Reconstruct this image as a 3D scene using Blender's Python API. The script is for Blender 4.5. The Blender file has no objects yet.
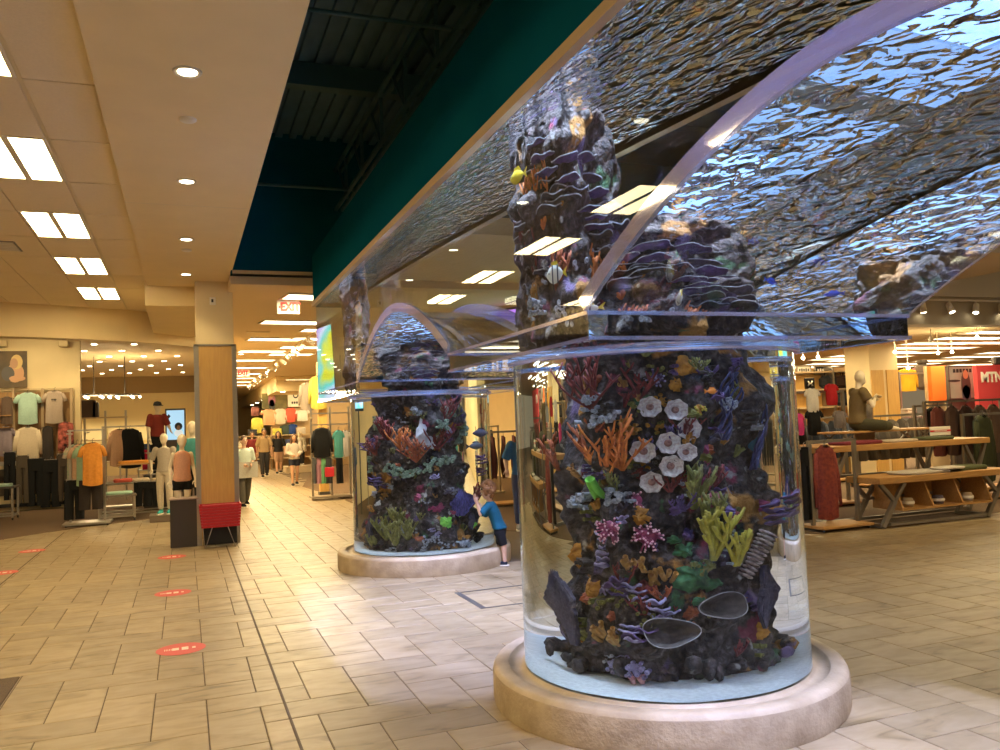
import bpy, bmesh, math, random
from mathutils import Vector, Matrix, noise
random.seed(7)
PI = math.pi
scene = bpy.context.scene
col = scene.collection

# ------------------------------------------------------------------ camera
FPX, CXP, CYP, HC = 824.0, 500.0, 375.0, 1.69
YAW, PITCH, ROLL = math.radians(21.0183), math.radians(3.2199), 0.04
_fw = Vector((math.sin(YAW)*math.cos(PITCH), math.cos(YAW)*math.cos(PITCH), math.sin(PITCH)))
_rt0 = Vector((math.cos(YAW), -math.sin(YAW), 0)); _up0 = _rt0.cross(_fw)
_rt = _rt0*math.cos(ROLL) - _up0*math.sin(ROLL)
_up = _up0*math.cos(ROLL) + _rt0*math.sin(ROLL)
CAM = Vector((0, 0, HC))
cd = bpy.data.cameras.new('camera'); cd.sensor_width = 36; cd.lens = FPX*36/1000; cd.clip_end = 300
cam = bpy.data.objects.new('camera', cd); col.objects.link(cam)
cam.matrix_world = Matrix(((_rt.x, _up.x, -_fw.x, 0), (_rt.y, _up.y, -_fw.y, 0), (_rt.z, _up.z, -_fw.z, HC), (0, 0, 0, 1)))
scene.camera = cam
vs = scene.view_settings
vs.view_transform = 'Standard'; vs.look = 'None'; vs.gamma = 1; vs.use_curve_mapping = False
vs.exposure = 0.0
# ------------------------------------------------------------------ world: faint warm light of the rest of the store
w = bpy.data.worlds.new('world'); scene.world = w; w.use_nodes = True
w.node_tree.nodes['Background'].inputs[0].default_value = (1.0, 0.74, 0.42, 1)
w.node_tree.nodes['Background'].inputs[1].default_value = 0.22
cy = scene.cycles
cy.max_bounces = 14; cy.transparent_max_bounces = 24; cy.transmission_bounces = 12; cy.glossy_bounces = 6; cy.diffuse_bounces = 4
cy.sample_clamp_indirect = 6.0; cy.blur_glossy = 0.5
WARM = (1.0, 0.78, 0.42)
# each lamp that hangs in a fixture is made by these; the fixtures themselves are built further down
def lamp_area(name, loc, sx, sy, power, color=WARM, rot=(0, 0, 0), spread=PI):
    l = bpy.data.lights.new(name, 'AREA'); l.shape = 'RECTANGLE'; l.size = sx; l.size_y = sy; l.energy = power; l.color = color; l.spread = spread
    o = bpy.data.objects.new(name, l); o.location = loc; o.rotation_euler = rot; col.objects.link(o); return o
def lamp_spot(name, loc, target, power, color=WARM, angle=60, blend=0.4, radius=0.03):
    l = bpy.data.lights.new(name, 'SPOT'); l.energy = power; l.color = color; l.spot_size = math.radians(angle); l.spot_blend = blend; l.shadow_soft_size = radius
    o = bpy.data.objects.new(name, l); o.location = loc
    o.rotation_euler = (Vector(target)-Vector(loc)).to_track_quat('-Z', 'Y').to_euler(); col.objects.link(o); return o

# ------------------------------------------------------------------ pixels to places
ORD = ['first', 'second', 'third', 'fourth', 'fifth', 'sixth', 'seventh', 'eighth', 'ninth', 'tenth', 'eleventh', 'twelfth', 'thirteenth', 'fourteenth', 'fifteenth', 'sixteenth', 'seventeenth', 'eighteenth', 'nineteenth', 'twentieth']
def lamp_point(name, loc, power, color=WARM, radius=.05):
    l = bpy.data.lights.new(name, 'POINT'); l.energy = power; l.color = color; l.shadow_soft_size = radius
    o = bpy.data.objects.new(name, l); o.location = loc; col.objects.link(o); return o
def ray(px, py): return (_fw + _rt*((px-CXP)/FPX) - _up*((py-CYP)/FPX))
def at(px, py, Y=None, X=None, z=None):
    d = ray(px, py)
    t = (Y/d.y) if Y is not None else (X/d.x) if X is not None else ((z-HC)/d.z)
    return CAM + d*t
def project(p):
    d = Vector(p)-CAM; z = d.dot(_fw)
    return CXP+FPX*d.dot(_rt)/z, CYP-FPX*d.dot(_up)/z, z
def mpp(Y): return Y/0.93/FPX      # metres in a pixel, roughly, for things down the aisle

# ------------------------------------------------------------------ materials
MATS = {}
def mat(name, c=(.5, .5, .5), rough=.6, metal=0.0, c2=None, scale=8.0, detail=4.0, bump=0.0, bscale=None, emit=None, estr=1.0, vor=False, rand=0.0, coords='Object', contrast=None, spec=None, stretch=None):
    if name in MATS: return MATS[name]
    m = bpy.data.materials.new(name); m.use_nodes = True; nt = m.node_tree; b = nt.nodes['Principled BSDF']
    b.inputs['Base Color'].default_value = (*c, 1); b.inputs['Roughness'].default_value = rough; b.inputs['Metallic'].default_value = metal
    if spec is not None: b.inputs['Specular IOR Level'].default_value = spec
    L = nt.links.new
    if c2 is not None or bump or rand:
        tc = nt.nodes.new('ShaderNodeTexCoord'); src = tc.outputs[coords]
        if coords == 'World':
            pass
        if stretch:
            mp = nt.nodes.new('ShaderNodeMapping'); mp.inputs['Scale'].default_value = stretch; L(src, mp.inputs[0]); src = mp.outputs[0]
        tx = nt.nodes.new('ShaderNodeTexVoronoi' if vor else 'ShaderNodeTexNoise'); tx.inputs['Scale'].default_value = scale
        if not vor: tx.inputs['Detail'].default_value = detail
        L(src, tx.inputs['Vector']); fac = tx.outputs['Distance' if vor else 'Fac']
        out = None
        if c2 is not None:
            rp = nt.nodes.new('ShaderNodeValToRGB'); lo, hi = contrast or (.35, .65)
            rp.color_ramp.elements[0].position = lo; rp.color_ramp.elements[0].color = (*c, 1)
            rp.color_ramp.elements[1].position = hi; rp.color_ramp.elements[1].color = (*c2, 1)
            L(fac, rp.inputs[0]); out = rp.outputs[0]
        if rand:
            oi = nt.nodes.new('ShaderNodeObjectInfo'); hs = nt.nodes.new('ShaderNodeHueSaturation')
            mr = nt.nodes.new('ShaderNodeMapRange'); mr.inputs[3].default_value = 1-rand; mr.inputs[4].default_value = 1+rand
            L(oi.outputs['Random'], mr.inputs[0]); L(mr.outputs[0], hs.inputs['Value'])
            if out is not None: L(out, hs.inputs['Color'])
            else: hs.inputs['Color'].default_value = (*c, 1)
            out = hs.outputs[0]
        if out is not None: L(out, b.inputs['Base Color'])
        if bump:
            bp = nt.nodes.new('ShaderNodeBump'); bp.inputs['Strength'].default_value = bump; bp.inputs['Distance'].default_value = .02
            t2 = tx
            if bscale:
                t2 = nt.nodes.new('ShaderNodeTexNoise'); t2.inputs['Scale'].default_value = bscale; t2.inputs['Detail'].default_value = 5; L(src, t2.inputs['Vector'])
            L(t2.outputs['Distance' if (vor and not bscale) else 'Fac'], bp.inputs['Height']); L(bp.outputs[0], b.inputs['Normal'])
    if emit is not None:
        b.inputs['Emission Color'].default_value = (*emit, 1); b.inputs['Emission Strength'].default_value = estr
    MATS[name] = m; return m
def cloth(c, c2=None, scale=14, **k):
    key = 'fabric_%02d_%02d_%02d' % tuple(int(v*99) for v in c) + ('' if c2 is None else '_p%02d%02d%02d' % tuple(int(v*99) for v in c2))
    if c2 is None: c2 = tuple(v*.86 for v in c); scale = 60
    return mat(key, c, .85, c2=c2, scale=scale, bump=.25, bscale=30, spec=.2, **k)

def node_mat(name):
    m = bpy.data.materials.new(name); m.use_nodes = True; nt = m.node_tree; nt.nodes.clear()
    o = nt.nodes.new('ShaderNodeOutputMaterial'); MATS[name] = m; return m, nt, o

# ------------------------------------------------------------------ mesh collector
class MB:
    def __init__(s): s.v = []; s.f = []; s.sm = []
    def add(s, vs_, fs_, smooth=False, M=None):
        n = len(s.v)
        s.v += [tuple((M @ Vector(p)) if M is not None else p) for p in vs_]
        s.f += [tuple(i+n for i in f) for f in fs_]; s.sm += [smooth]*len(fs_)
        return s
    def box(s, c, d, M=None, taper=1.0):
        x, y, z = d[0]/2, d[1]/2, d[2]/2; t = taper
        vs_ = [(-x, -y, -z), (x, -y, -z), (x, y, -z), (-x, y, -z), (-x*t, -y*t, z), (x*t, -y*t, z), (x*t, y*t, z), (-x*t, y*t, z)]
        vs_ = [(a+c[0], b+c[1], e+c[2]) for a, b, e in vs_]
        return s.add(vs_, [(3, 2, 1, 0), (4, 5, 6, 7), (0, 1, 5, 4), (1, 2, 6, 5), (2, 3, 7, 6), (3, 0, 4, 7)], False, M)
    def bbox(s, lo, hi): return s.box([(a+b)/2 for a, b in zip(lo, hi)], [b-a for a, b in zip(lo, hi)])
    def rbox(s, c, d, r=.01, M=None):      # box with chamfered edges
        x, y, z = [v/2 for v in d]; r = min(r, x*.9, y*.9, z*.9)
        rows = []
        for zz, ins in ((-z, r), (-z+r, 0), (z-r, 0), (z, r)):
            a, b = x-ins, y-ins; q = min(r, a*.9, b*.9)
            rows.append([(-a+q, -b, zz), (a-q, -b, zz), (a, -b+q, zz), (a, b-q, zz), (a-q, b, zz), (-a+q, b, zz), (-a, b-q, zz), (-a, -b+q, zz)])
        vs_ = [(p[0]+c[0], p[1]+c[1], p[2]+c[2]) for r_ in rows for p in r_]; fs_ = []
        for k in range(3):
            for i in range(8): j = (i+1) % 8; fs_.append((k*8+i, k*8+j, k*8+8+j, k*8+8+i))
        fs_.append(tuple(range(7, -1, -1))); fs_.append(tuple(24+i for i in range(8)))
        return s.add(vs_, fs_, False, M)
    def tube(s, pts, rad, n=8, caps=True, flat=None, M=None):   # tube through points; rad a number or a list; flat = (sx, sy) in frame
        pts = [Vector(p) for p in pts]; k = len(pts); rad = rad if isinstance(rad, (list, tuple)) else [rad]*k
        vs_ = []; prev = None
        for i, p in enumerate(pts):
            d = (pts[min(i+1, k-1)]-pts[max(i-1, 0)])
            d = d.normalized() if d.length > 1e-9 else Vector((0, 0, 1))
            if prev is None:
                a = Vector((0, 1, 0)) if abs(d.y) < .9 else Vector((1, 0, 0)); u = d.cross(a).normalized()
            else: u = (prev - d*prev.dot(d)); u = u.normalized() if u.length > 1e-6 else d.orthogonal().normalized()
            v = d.cross(u); prev = u; fx, fy = flat or (1, 1)
            for j in range(n):
                a = 2*PI*j/n; vs_.append(tuple(p+u*(math.cos(a)*rad[i]*fx)+v*(math.sin(a)*rad[i]*fy)))
        fs_ = [(i*n+j, i*n+(j+1) % n, i*n+n+(j+1) % n, i*n+n+j) for i in range(k-1) for j in range(n)]
        if caps: fs_ += [tuple(range(n-1, -1, -1)), tuple((k-1)*n+j for j in range(n))]
        return s.add(vs_, fs_, True, M)
    def bar(s, a, b, wx, wy=None):      # square bar
        a, b = Vector(a), Vector(b); d = (b-a).normalized(); wy = wy or wx
        h = Vector((0, 0, 1)) if abs(d.z) < .95 else Vector((0, 1, 0)); u = d.cross(h).normalized()*wx/2; v = u.cross(d).normalized()*wy/2
        vs_ = [tuple(p+q) for p in (a, b) for q in (-u-v, u-v, u+v, -u+v)]
        return s.add(vs_, [(3, 2, 1, 0), (4, 5, 6, 7), (0, 1, 5, 4), (1, 2, 6, 5), (2, 3, 7, 6), (3, 0, 4, 7)])
    def lathe(s, prof, n=32, c=(0, 0, 0), M=None, smooth=True, wob=None, closed=False):
        vs_ = []; k = len(prof)
        for r, z in prof:
            for j in range(n):
                a = 2*PI*j/n; q = r*(wob(a) if wob else 1); vs_.append((c[0]+q*math.cos(a), c[1]+q*math.sin(a), c[2]+z))
        fs_ = [(i*n+j, i*n+(j+1) % n, (i+1)*n+(j+1) % n, (i+1)*n+j) for i in range(k-1) for j in range(n)]
        if closed: fs_ += [((k-1)*n+j, (k-1)*n+(j+1) % n, (j+1) % n, j) for j in range(n)]
        return s.add(vs_, fs_, smooth, M)
    def ball(s, c, r, n=12, m=8, M=None):
        r = r if isinstance(r, (tuple, list)) else (r, r, r); vs_ = [(c[0], c[1], c[2]-r[2])]
        for i in range(1, m):
            t = PI*i/m
            for j in range(n):
                a = 2*PI*j/n; vs_.append((c[0]+r[0]*math.sin(t)*math.cos(a), c[1]+r[1]*math.sin(t)*math.sin(a), c[2]-r[2]*math.cos(t)))
        vs_.append((c[0], c[1], c[2]+r[2])); fs_ = [(0, 1+(j+1) % n, 1+j) for j in range(n)]
        for i in range(m-2): fs_ += [(1+i*n+j, 1+i*n+(j+1) % n, 1+(i+1)*n+(j+1) % n, 1+(i+1)*n+j) for j in range(n)]
        e = len(vs_)-1; fs_ += [(1+(m-2)*n+j, 1+(m-2)*n+(j+1) % n, e) for j in range(n)]
        return s.add(vs_, fs_, True, M)
    def prism(s, poly, t, M=None, smooth=False):    # poly in local xy, thickness t along z
        n = len(poly); vs_ = [(x, y, -t/2) for x, y in poly]+[(x, y, t/2) for x, y in poly]
        fs_ = [tuple(range(n-1, -1, -1)), tuple(range(n, 2*n))]+[(i, (i+1) % n, n+(i+1) % n, n+i) for i in range(n)]
        return s.add(vs_, fs_, smooth, M)
    def grid(s, fn, nu, nv, M=None, smooth=True):
        vs_ = [tuple(fn(i/nu, j/nv)) for j in range(nv+1) for i in range(nu+1)]; q = nu+1
        return s.add(vs_, [(j*q+i, j*q+i+1, j*q+q+i+1, j*q+q+i) for j in range(nv) for i in range(nu)], smooth, M)
    def mesh(s, name):
        me = bpy.data.meshes.new(name); me.from_pydata(s.v, [], s.f); me.polygons.foreach_set('use_smooth', s.sm); me.update(); return me
    def build(s, name, m, parent=None, M=None):
        me = s.mesh(name)
        if isinstance(m, (list, tuple)):
            for q in m: me.materials.append(q)
        else: me.materials.append(m)
        o = bpy.data.objects.new(name, me); col.objects.link(o)
        if M is not None: o.matrix_local = M
        if parent is not None: o.parent = parent
        return o
def tag(o, label, cat, group=None, kind=None):
    o['label'] = label; o['category'] = cat
    if group: o['group'] = group
    if kind: o['kind'] = kind
    return o
def thing(name, label, cat, loc=(0, 0, 0), rz=0.0, group=None):
    o = bpy.data.objects.new(name, None); o.empty_display_size = .1; col.objects.link(o); o.location = loc; o.rotation_euler = (0, 0, rz)
    return tag(o, label, cat, group)
def struct(o): o['kind'] = 'structure'; return o
def frame_M(o, zdir, up=(0, 0, 1)):      # matrix with local z along zdir, local y near up
    z = Vector(zdir).normalized(); u = Vector(up); x = u.cross(z)
    x = x.normalized() if x.length > 1e-5 else z.orthogonal().normalized(); y = z.cross(x)
    return Matrix(((x.x, y.x, z.x, o[0]), (x.y, y.y, z.y, o[1]), (x.z, y.z, z.z, o[2]), (0, 0, 0, 1)))
def copy_obj(o, parent=None, name=None):
    c = o.copy(); col.objects.link(c); c.parent = parent
    return c
_fonts = {}
def text_mesh(body, size, depth, mtl, name, parent=None, M=None, align='CENTER', bold=0.0):
    cu = bpy.data.curves.new(name, 'FONT'); cu.body = body; cu.size = size; cu.extrude = depth; cu.align_x = align; cu.align_y = 'CENTER'; cu.offset = bold
    t = bpy.data.objects.new('t', cu); col.objects.link(t)
    me = bpy.data.meshes.new_from_object(t.evaluated_get(bpy.context.evaluated_depsgraph_get()))
    bpy.data.objects.remove(t); bpy.data.curves.remove(cu)
    me.materials.clear(); me.materials.append(mtl); o = bpy.data.objects.new(name, me); col.objects.link(o)
    if M is not None: o.matrix_local = M
    if parent is not None: o.parent = parent
    return o
FACE = Matrix(((1, 0, 0, 0), (0, 0, -1, 0), (0, 1, 0, 0), (0, 0, 0, 1)))    # drawing plane xy -> upright plane that faces -Y

# shared materials
M_beige = mat('beige_wall_paint', (.74, .585, .32), .7, c2=(.71, .56, .305), scale=3, bump=.05, bscale=80)
M_ceil = mat('ceiling_tile_cream', (.74, .62, .42), .9, c2=(.70, .585, .395), scale=60, bump=.15, bscale=120)
M_grid = mat('ceiling_grid_metal', (.62, .51, .33), .5)
M_lamp = mat('lit_diffuser', (.9, .85, .7), .5, emit=(1.0, .86, .58), estr=5.0)
M_trof = mat('lit_troffer_diffuser', (.9, .85, .7), .5, emit=(1.0, .78, .42), estr=24.0)
M_down = mat('lit_downlight', (.9, .85, .7), .5, emit=(1.0, .88, .62), estr=14.0)
M_white = mat('white_painted_metal', (.75, .68, .55), .4)
M_teal = mat('dark_teal_paint', (.003, .080, .125), .9, c2=(.004, .090, .135), scale=2, spec=0.0)
M_deck = mat('dark_teal_deck', (.05, .12, .17), .7, c2=(.07, .16, .21), scale=3)
M_pipe = mat('dark_teal_pipe', (.03, .10, .12), .5)
M_trim = mat('tan_trim', (.50, .36, .20), .5)
M_wood = mat('golden_wood', (.62, .37, .10), .45, c2=(.55, .31, .08), scale=5, stretch=(6, 6, .6), detail=6)
M_wood2 = mat('table_oak', (.50, .27, .08), .5, c2=(.40, .20, .055), scale=5, stretch=(.8, 8, 8), detail=6)
M_slat = mat('slat_wall_wood', (.33, .18, .06), .6, c2=(.25, .13, .045), scale=6, stretch=(6, 6, .5))
M_steel = mat('brushed_steel', (.42, .38, .32), .35, metal=.9)
M_dsteel = mat('dark_grey_metal', (.10, .09, .08), .45, metal=.5)
M_black = mat('matte_black', (.012, .011, .011), .6)
M_dark = mat('dark_brown_laminate', (.040, .030, .024), .5)
M_carpet = mat('brown_carpet', (.16, .095, .045), .95, c2=(.10, .06, .03), scale=140, bump=.4)
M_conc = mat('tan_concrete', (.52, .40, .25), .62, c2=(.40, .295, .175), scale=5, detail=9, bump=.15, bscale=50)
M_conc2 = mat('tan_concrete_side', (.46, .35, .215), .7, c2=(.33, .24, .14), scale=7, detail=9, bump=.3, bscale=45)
M_skinL = mat('skin_fair', (.60, .36, .24), .55); M_skinT = mat('skin_tan', (.42, .23, .13), .55)
M_mann = mat('mannequin_ivory', (.74, .63, .45), .4)
M_paper = mat('white_card', (.80, .74, .62), .6); M_red = mat('red_plastic', (.55, .02, .025), .45, c2=(.42, .012, .018), scale=20, stretch=(1, 1, 8))

# ================================================================== THE SETTING
def tile_material():
    m = mat('travertine_tile', (.5, .4, .26), .38); nt = m.node_tree; b = nt.nodes['Principled BSDF']; L = nt.links.new
    g = nt.nodes.new('ShaderNodeNewGeometry'); oi = nt.nodes.new('ShaderNodeObjectInfo')
    mu = nt.nodes.new('ShaderNodeVectorMath'); mu.operation = 'MULTIPLY_ADD'; mu.inputs[1].default_value = (1, 1.0, 1)
    cb = nt.nodes.new('ShaderNodeCombineXYZ'); sc_ = nt.nodes.new('ShaderNodeMath'); sc_.operation = 'MULTIPLY'; sc_.inputs[1].default_value = 60
    L(oi.outputs['Random'], sc_.inputs[0]); L(sc_.outputs[0], cb.inputs[2]); L(g.outputs['Position'], mu.inputs[0]); L(cb.outputs[0], mu.inputs[2])
    mp = nt.nodes.new('ShaderNodeMapping'); mp.inputs['Rotation'].default_value = (0, 0, .35); mp.inputs['Scale'].default_value = (1.1, 3.4, 1); L(mu.outputs[0], mp.inputs[0])
    n1 = nt.nodes.new('ShaderNodeTexNoise'); n1.inputs['Scale'].default_value = 2.2; n1.inputs['Detail'].default_value = 8; n1.inputs['Distortion'].default_value = 1.2; L(mp.outputs[0], n1.inputs['Vector'])
    rp = nt.nodes.new('ShaderNodeValToRGB'); e = rp.color_ramp.elements
    e[0].position = .28; e[0].color = (.165, .115, .052, 1); e[1].position = .62; e[1].color = (.345, .258, .145, 1)
    x = rp.color_ramp.elements.new(.42); x.color = (.285, .208, .108, 1)
    L(n1.outputs['Fac'], rp.inputs[0])
    hs = nt.nodes.new('ShaderNodeHueSaturation'); mr = nt.nodes.new('ShaderNodeMapRange'); mr.inputs[3].default_value = .84; mr.inputs[4].default_value = 1.12
    L(oi.outputs['Random'], mr.inputs[0]); L(mr.outputs[0], hs.inputs['Value']); L(rp.outputs[0], hs.inputs['Color']); L(hs.outputs[0], b.inputs['Base Color'])
    n2 = nt.nodes.new('ShaderNodeTexNoise'); n2.inputs['Scale'].default_value = 9; n2.inputs['Detail'].default_value = 4; L(g.outputs['Position'], n2.inputs['Vector'])
    m2 = nt.nodes.new('ShaderNodeMapRange'); m2.inputs[3].default_value = .34; m2.inputs[4].default_value = .55; L(n2.outputs['Fac'], m2.inputs[0]); L(m2.outputs[0], b.inputs['Roughness'])
    bp = nt.nodes.new('ShaderNodeBump'); bp.inputs['Strength'].default_value = .12; bp.inputs['Distance'].default_value = .01; L(n1.outputs['Fac'], bp.inputs['Height']); L(bp.outputs[0], b.inputs['Normal'])
    return m
M_tile = tile_material()
M_grout = mat('brown_grout', (.12, .080, .040), .9)

floor = struct(MB().bbox((-16, -6, -.30), (46, 62, -.004)).build('floor', M_grout))
TM = .305
def tile_mesh(wx, wy):
    g = .0035; a, b = wx/2-g, wy/2-g; c = .003
    mb = MB(); mb.add([(-a, -b, -.02), (a, -b, -.02), (a, b, -.02), (-a, b, -.02), (-a, -b, -c), (a, -b, -c), (a, b, -c), (-a, b, -c), (-a+c, -b+c, 0), (a-c, -b+c, 0), (a-c, b-c, 0), (-a+c, b-c, 0)],
                      [(0, 1, 5, 4), (1, 2, 6, 5), (2, 3, 7, 6), (3, 0, 4, 7), (4, 5, 9, 8), (5, 6, 10, 9), (6, 7, 11, 10), (7, 4, 8, 11), (8, 9, 10, 11)])
    return mb
tH, tV = tile_mesh(2*TM, TM), tile_mesh(TM, 2*TM)
meH, meV = tH.mesh('floor_tile'), tV.mesh('floor_tile'); meH.materials.append(M_tile); meV.materials.append(M_tile)
cells = []
# herringbone laid square to the aisle: line n at x = -.205+n*TM has its cross tile at y = 5.99+TM*(-n) (mod 4 TM)
for n in range(-30, 46):
    x = -.208+n*TM
    for k in range(-10, 40):
        y0 = 5.99-n*TM+k*4*TM
        cells.append((x, y0+TM/2, 0)); cells.append((x+TM/2, y0+2*TM, 1))
def in_tiled(x, y):
    if y < -2 or y > 44: return False
    if x > 3.55 and y > 9.2: return False
    if x < -.2 and y > 18.6: return False
    if x < -8 or x > 13.5: return False
    if y > 24 and (x < -.2): return False
    return True
scored = []
for x, y, v in cells:
    if not in_tiled(x, y): continue
    d = Vector((x, y, 0))-CAM
    area = 0
    if d.dot(_fw) > .5:
        px, py, z = project((x, y, 0))
        hid = (abs(x-2.75) < .75 and (abs(y-4.5) < .75 or abs(y-9.95) < .75))
        if -40 < px < 1040 and py < 800 and not hid: area = 1/z**3
    scored.append((area, x, y, v))
scored.sort(reverse=True)
rest = MB()
for i, (a, x, y, v) in enumerate(scored):
    if i < 300 and a > 0:
        o = bpy.data.objects.new('floor_tile', meV if v else meH); o.location = (x, y, 0); col.objects.link(o); o.parent = floor
    else:
        q = tV if v else tH; rest.add(q.v, q.f, False, Matrix.Translation((x, y, 0)))
o = rest.build('floor_tiles_far', M_tile, floor); o['kind'] = 'stuff'
sj = mat('expansion_joint', (.10, .065, .035), .8)
for x, ya, yb in ((.548, 2.0, 13.1), (-2.07, 8.0, 16.9)):
    struct(MB().bbox((x-.008, ya, -.002), (x+.008, yb, .0025)).build('trim_1' if x > 0 else 'trim_2', sj))
# carpets
def slab(name, poly, z0, z1, m):
    mb = MB(); mb.prism(poly, z1-z0, Matrix.Translation((0, 0, (z0+z1)/2))); return mb.build(name, m)
cl = [(-15, 13.2)]+[at(px, py, z=0)[:2] for px, py in ((-120, 556), (0, 540), (40, 533.5), (85, 527), (130, 521.5), (172, 517))]+[(.35, 19.5), (.35, 60), (-15, 60)]
struct(slab('floor_carpet_side_store', [tuple(p) for p in cl], -.003, .006, M_carpet))
cr = [(3.5, 13.2), (5.5, 11.0), (7.0, 9.4), (8.0, 9.0), (9.5, 8.85), (11.6, 9.15), (13.5, 9.3), (40, 9.3), (40, 60), (4.6, 60), (4.6, 33), (3.2, 24.9), (3.5, 20.1), (3.5, 16.7)]
struct(slab('floor_carpet_sports', cr, -.003, .006, M_carpet))
M_mat = mat('door_mat', (.13, .085, .04), .95, c2=(.09, .06, .03), scale=90, bump=.4)
pm = at(20, 678, z=0)
o = MB(); o.rbox((pm.x-.9, pm.y-.85, .006), (1.8, 1.7, .012), .004); o = o.build('floor_mat', M_mat)
tag(o, 'dark brown floor mat whose corner lies on the pale tiles', 'mat')
# floor hatch
t = thing('floor_hatch', 'square access hatch with dark metal frame in floor between the aquarium columns', 'hatch', (2.48, 7.17, 0))
hx, hy = .84, .80
MB().bbox((0, 0, 0), (.055, hy, .004)).build('frame_bar', M_dsteel, t)
MB().bbox((.055, 0, 0), (hx, .022, .004)).build('frame_bar', M_dsteel, t)
MB().bbox((.055, hy-.022, 0), (hx, hy, .004)).build('frame_bar', M_dsteel, t)
MB().bbox((hx, 0, 0), (hx+.055, hy, .004)).build('frame_bar', M_dsteel, t)
# red round floor stickers
M_stick = mat('red_vinyl', (.62, .07, .06), .5); M_swhite = mat('white_vinyl', (.85, .70, .58), .5)
stick = [((181, 649), 'red round floor sticker on the pale tiles beside the long expansion joint'), ((173, 593), 'red round floor sticker between the dark plinth and the next sticker'),
         ((172, 557), 'red round floor sticker right in front of the dark plinth'), ((32, 551), 'red round floor sticker next to the side store carpet edge'), ((2, 573), 'red round floor sticker lying left of the far expansion joint')]
for (px, py), lab in stick:
    p = at(px, py, z=0); t = thing('floor_sticker', lab, 'sticker', (p.x, p.y, .001), 0, 'distancing stickers on the floor')
    d = MB(); d.prism([(.185*math.cos(a*PI/20), .185*math.sin(a*PI/20)) for a in range(40)], .0016, Matrix.Translation((0, 0, .0008))); d.build('disc', M_stick, t)
    k = MB()
    for xx, wv, yy, hh in ((-.04, .05, 0, .07), (.03, .05, 0, .09), (.095, .025, 0, .05)): k.box((xx, yy, .0022), (wv, hh, .001))
    for i in range(5): k.box((-.12+.012*i, 0, .0022), (.005, .05, .001))
    k.build('printed_marks', M_swhite, t)

# ---------------------------------------------------------------- soffit, left tile ceiling, bulkheads
ZS, ZC = 4.03, 4.12
SXL, SXR = -.52, .68
sof = struct(MB().bbox((SXL, -4, ZS), (SXR, 13.9, ZS+.16)).build('ceiling_soffit', M_beige))
for y in (4.15, 8.91): MB().bbox((SXL, y, ZS-.001), (SXR, y+.012, ZS+.003)).build('joint_line', M_grid, sof)
struct(MB().bbox((SXR-.03, -4, ZS+.16), (SXR, 12.4, 6.1)).build('wall_soffit_side', M_teal))
# tile ceiling
cgrid = struct(MB().bbox((-9, -4, ZC+.012), (SXL, 17.6, ZC+.10)).build('ceiling_left', M_grid))
tm_full, tm_edge = MB(), MB()
tm_full.rbox((0, 0, 0), (.595, 1.205, .014), .004); tm_edge.rbox((0, 0, 0), (.45, 1.205, .014), .004)
tm_full, tm_edge = tm_full.mesh('ceiling_tile'), tm_edge.mesh('ceiling_tile'); tm_full.materials.append(M_ceil); tm_edge.materials.append(M_ceil)
trof = []
for i in range(0, 13):
    for k in range(-8, 9):
        y = 6.18+1.222*(k+.5)
        x = -.76 if i == 0 else -1.01-.61*(i-.5)
        if i in (1, 6) and k % 2 == 1:
            trof.append((x, y, i)); continue
        if i == 2 and k == 4: vent = (x, y)
        o = bpy.data.objects.new('ceiling_tile', tm_edge if i == 0 else tm_full); o.location = (x, y, ZC+.006); col.objects.link(o); o.parent = cgrid
# recessed troffers with two lit panes
def troffer_meshes():
    fr = MB()
    for lo, hi in (((-.30, -.61, -.004), (-.275, .61, .012)), ((.275, -.61, -.004), (.30, .61, .012)), ((-.275, -.61, -.004), (.275, -.585, .012)), ((-.275, .585, -.004), (.275, .61, .012)), ((-.028, -.585, -.004), (.028, .585, .012))):
        fr.bbox(lo, hi)
    pa = MB(); pa.bbox((-.122, -.58, 0), (.122, .58, .01)); return fr.mesh('frame'), pa.mesh('diffuser')
tf, tp = troffer_meshes(); tf.materials.append(M_white); tp.materials.append(M_trof)
def troffer(x, y, z, label, group, rz=0, sc=1.0):
    t = thing('ceiling_light', label, 'ceiling light', (x, y, z), rz, group); t.scale = (sc, sc, 1)
    o = bpy.data.objects.new('frame', tf); col.objects.link(o); o.parent = t
    for s in (-1, 1):
        o = bpy.data.objects.new('diffuser', tp); col.objects.link(o); o.parent = t; o.location = (.15*s, 0, 0)
    return t
for x, y, i in sorted(trof):
    troffer(x, y, ZC, 'lit double pane troffer beside the soffit, %s from the curved bulkhead' % ORD[int(round((15.3-y)/2.44))] if i == 1 else 'lit double pane troffer in the outer row, %s from the curved bulkhead' % ORD[int(round((15.3-y)/2.44))], 'troffers in the tiled ceiling')
# air vent in the tile ceiling
t = thing('ceiling_vent', 'small cream slotted air vent in the tiled ceiling', 'vent', (vent[0]-.28, vent[1]+.0, ZC-.002))
MB().bbox((-.30, -.30, 0), (.30, .30, .01)).build('backing', M_dsteel, t)
for k in range(6): MB().bbox((-.28, -.26+.09*k, -.012), (.28, -.215+.09*k, .0)).build('slat', M_white, t)
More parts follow.
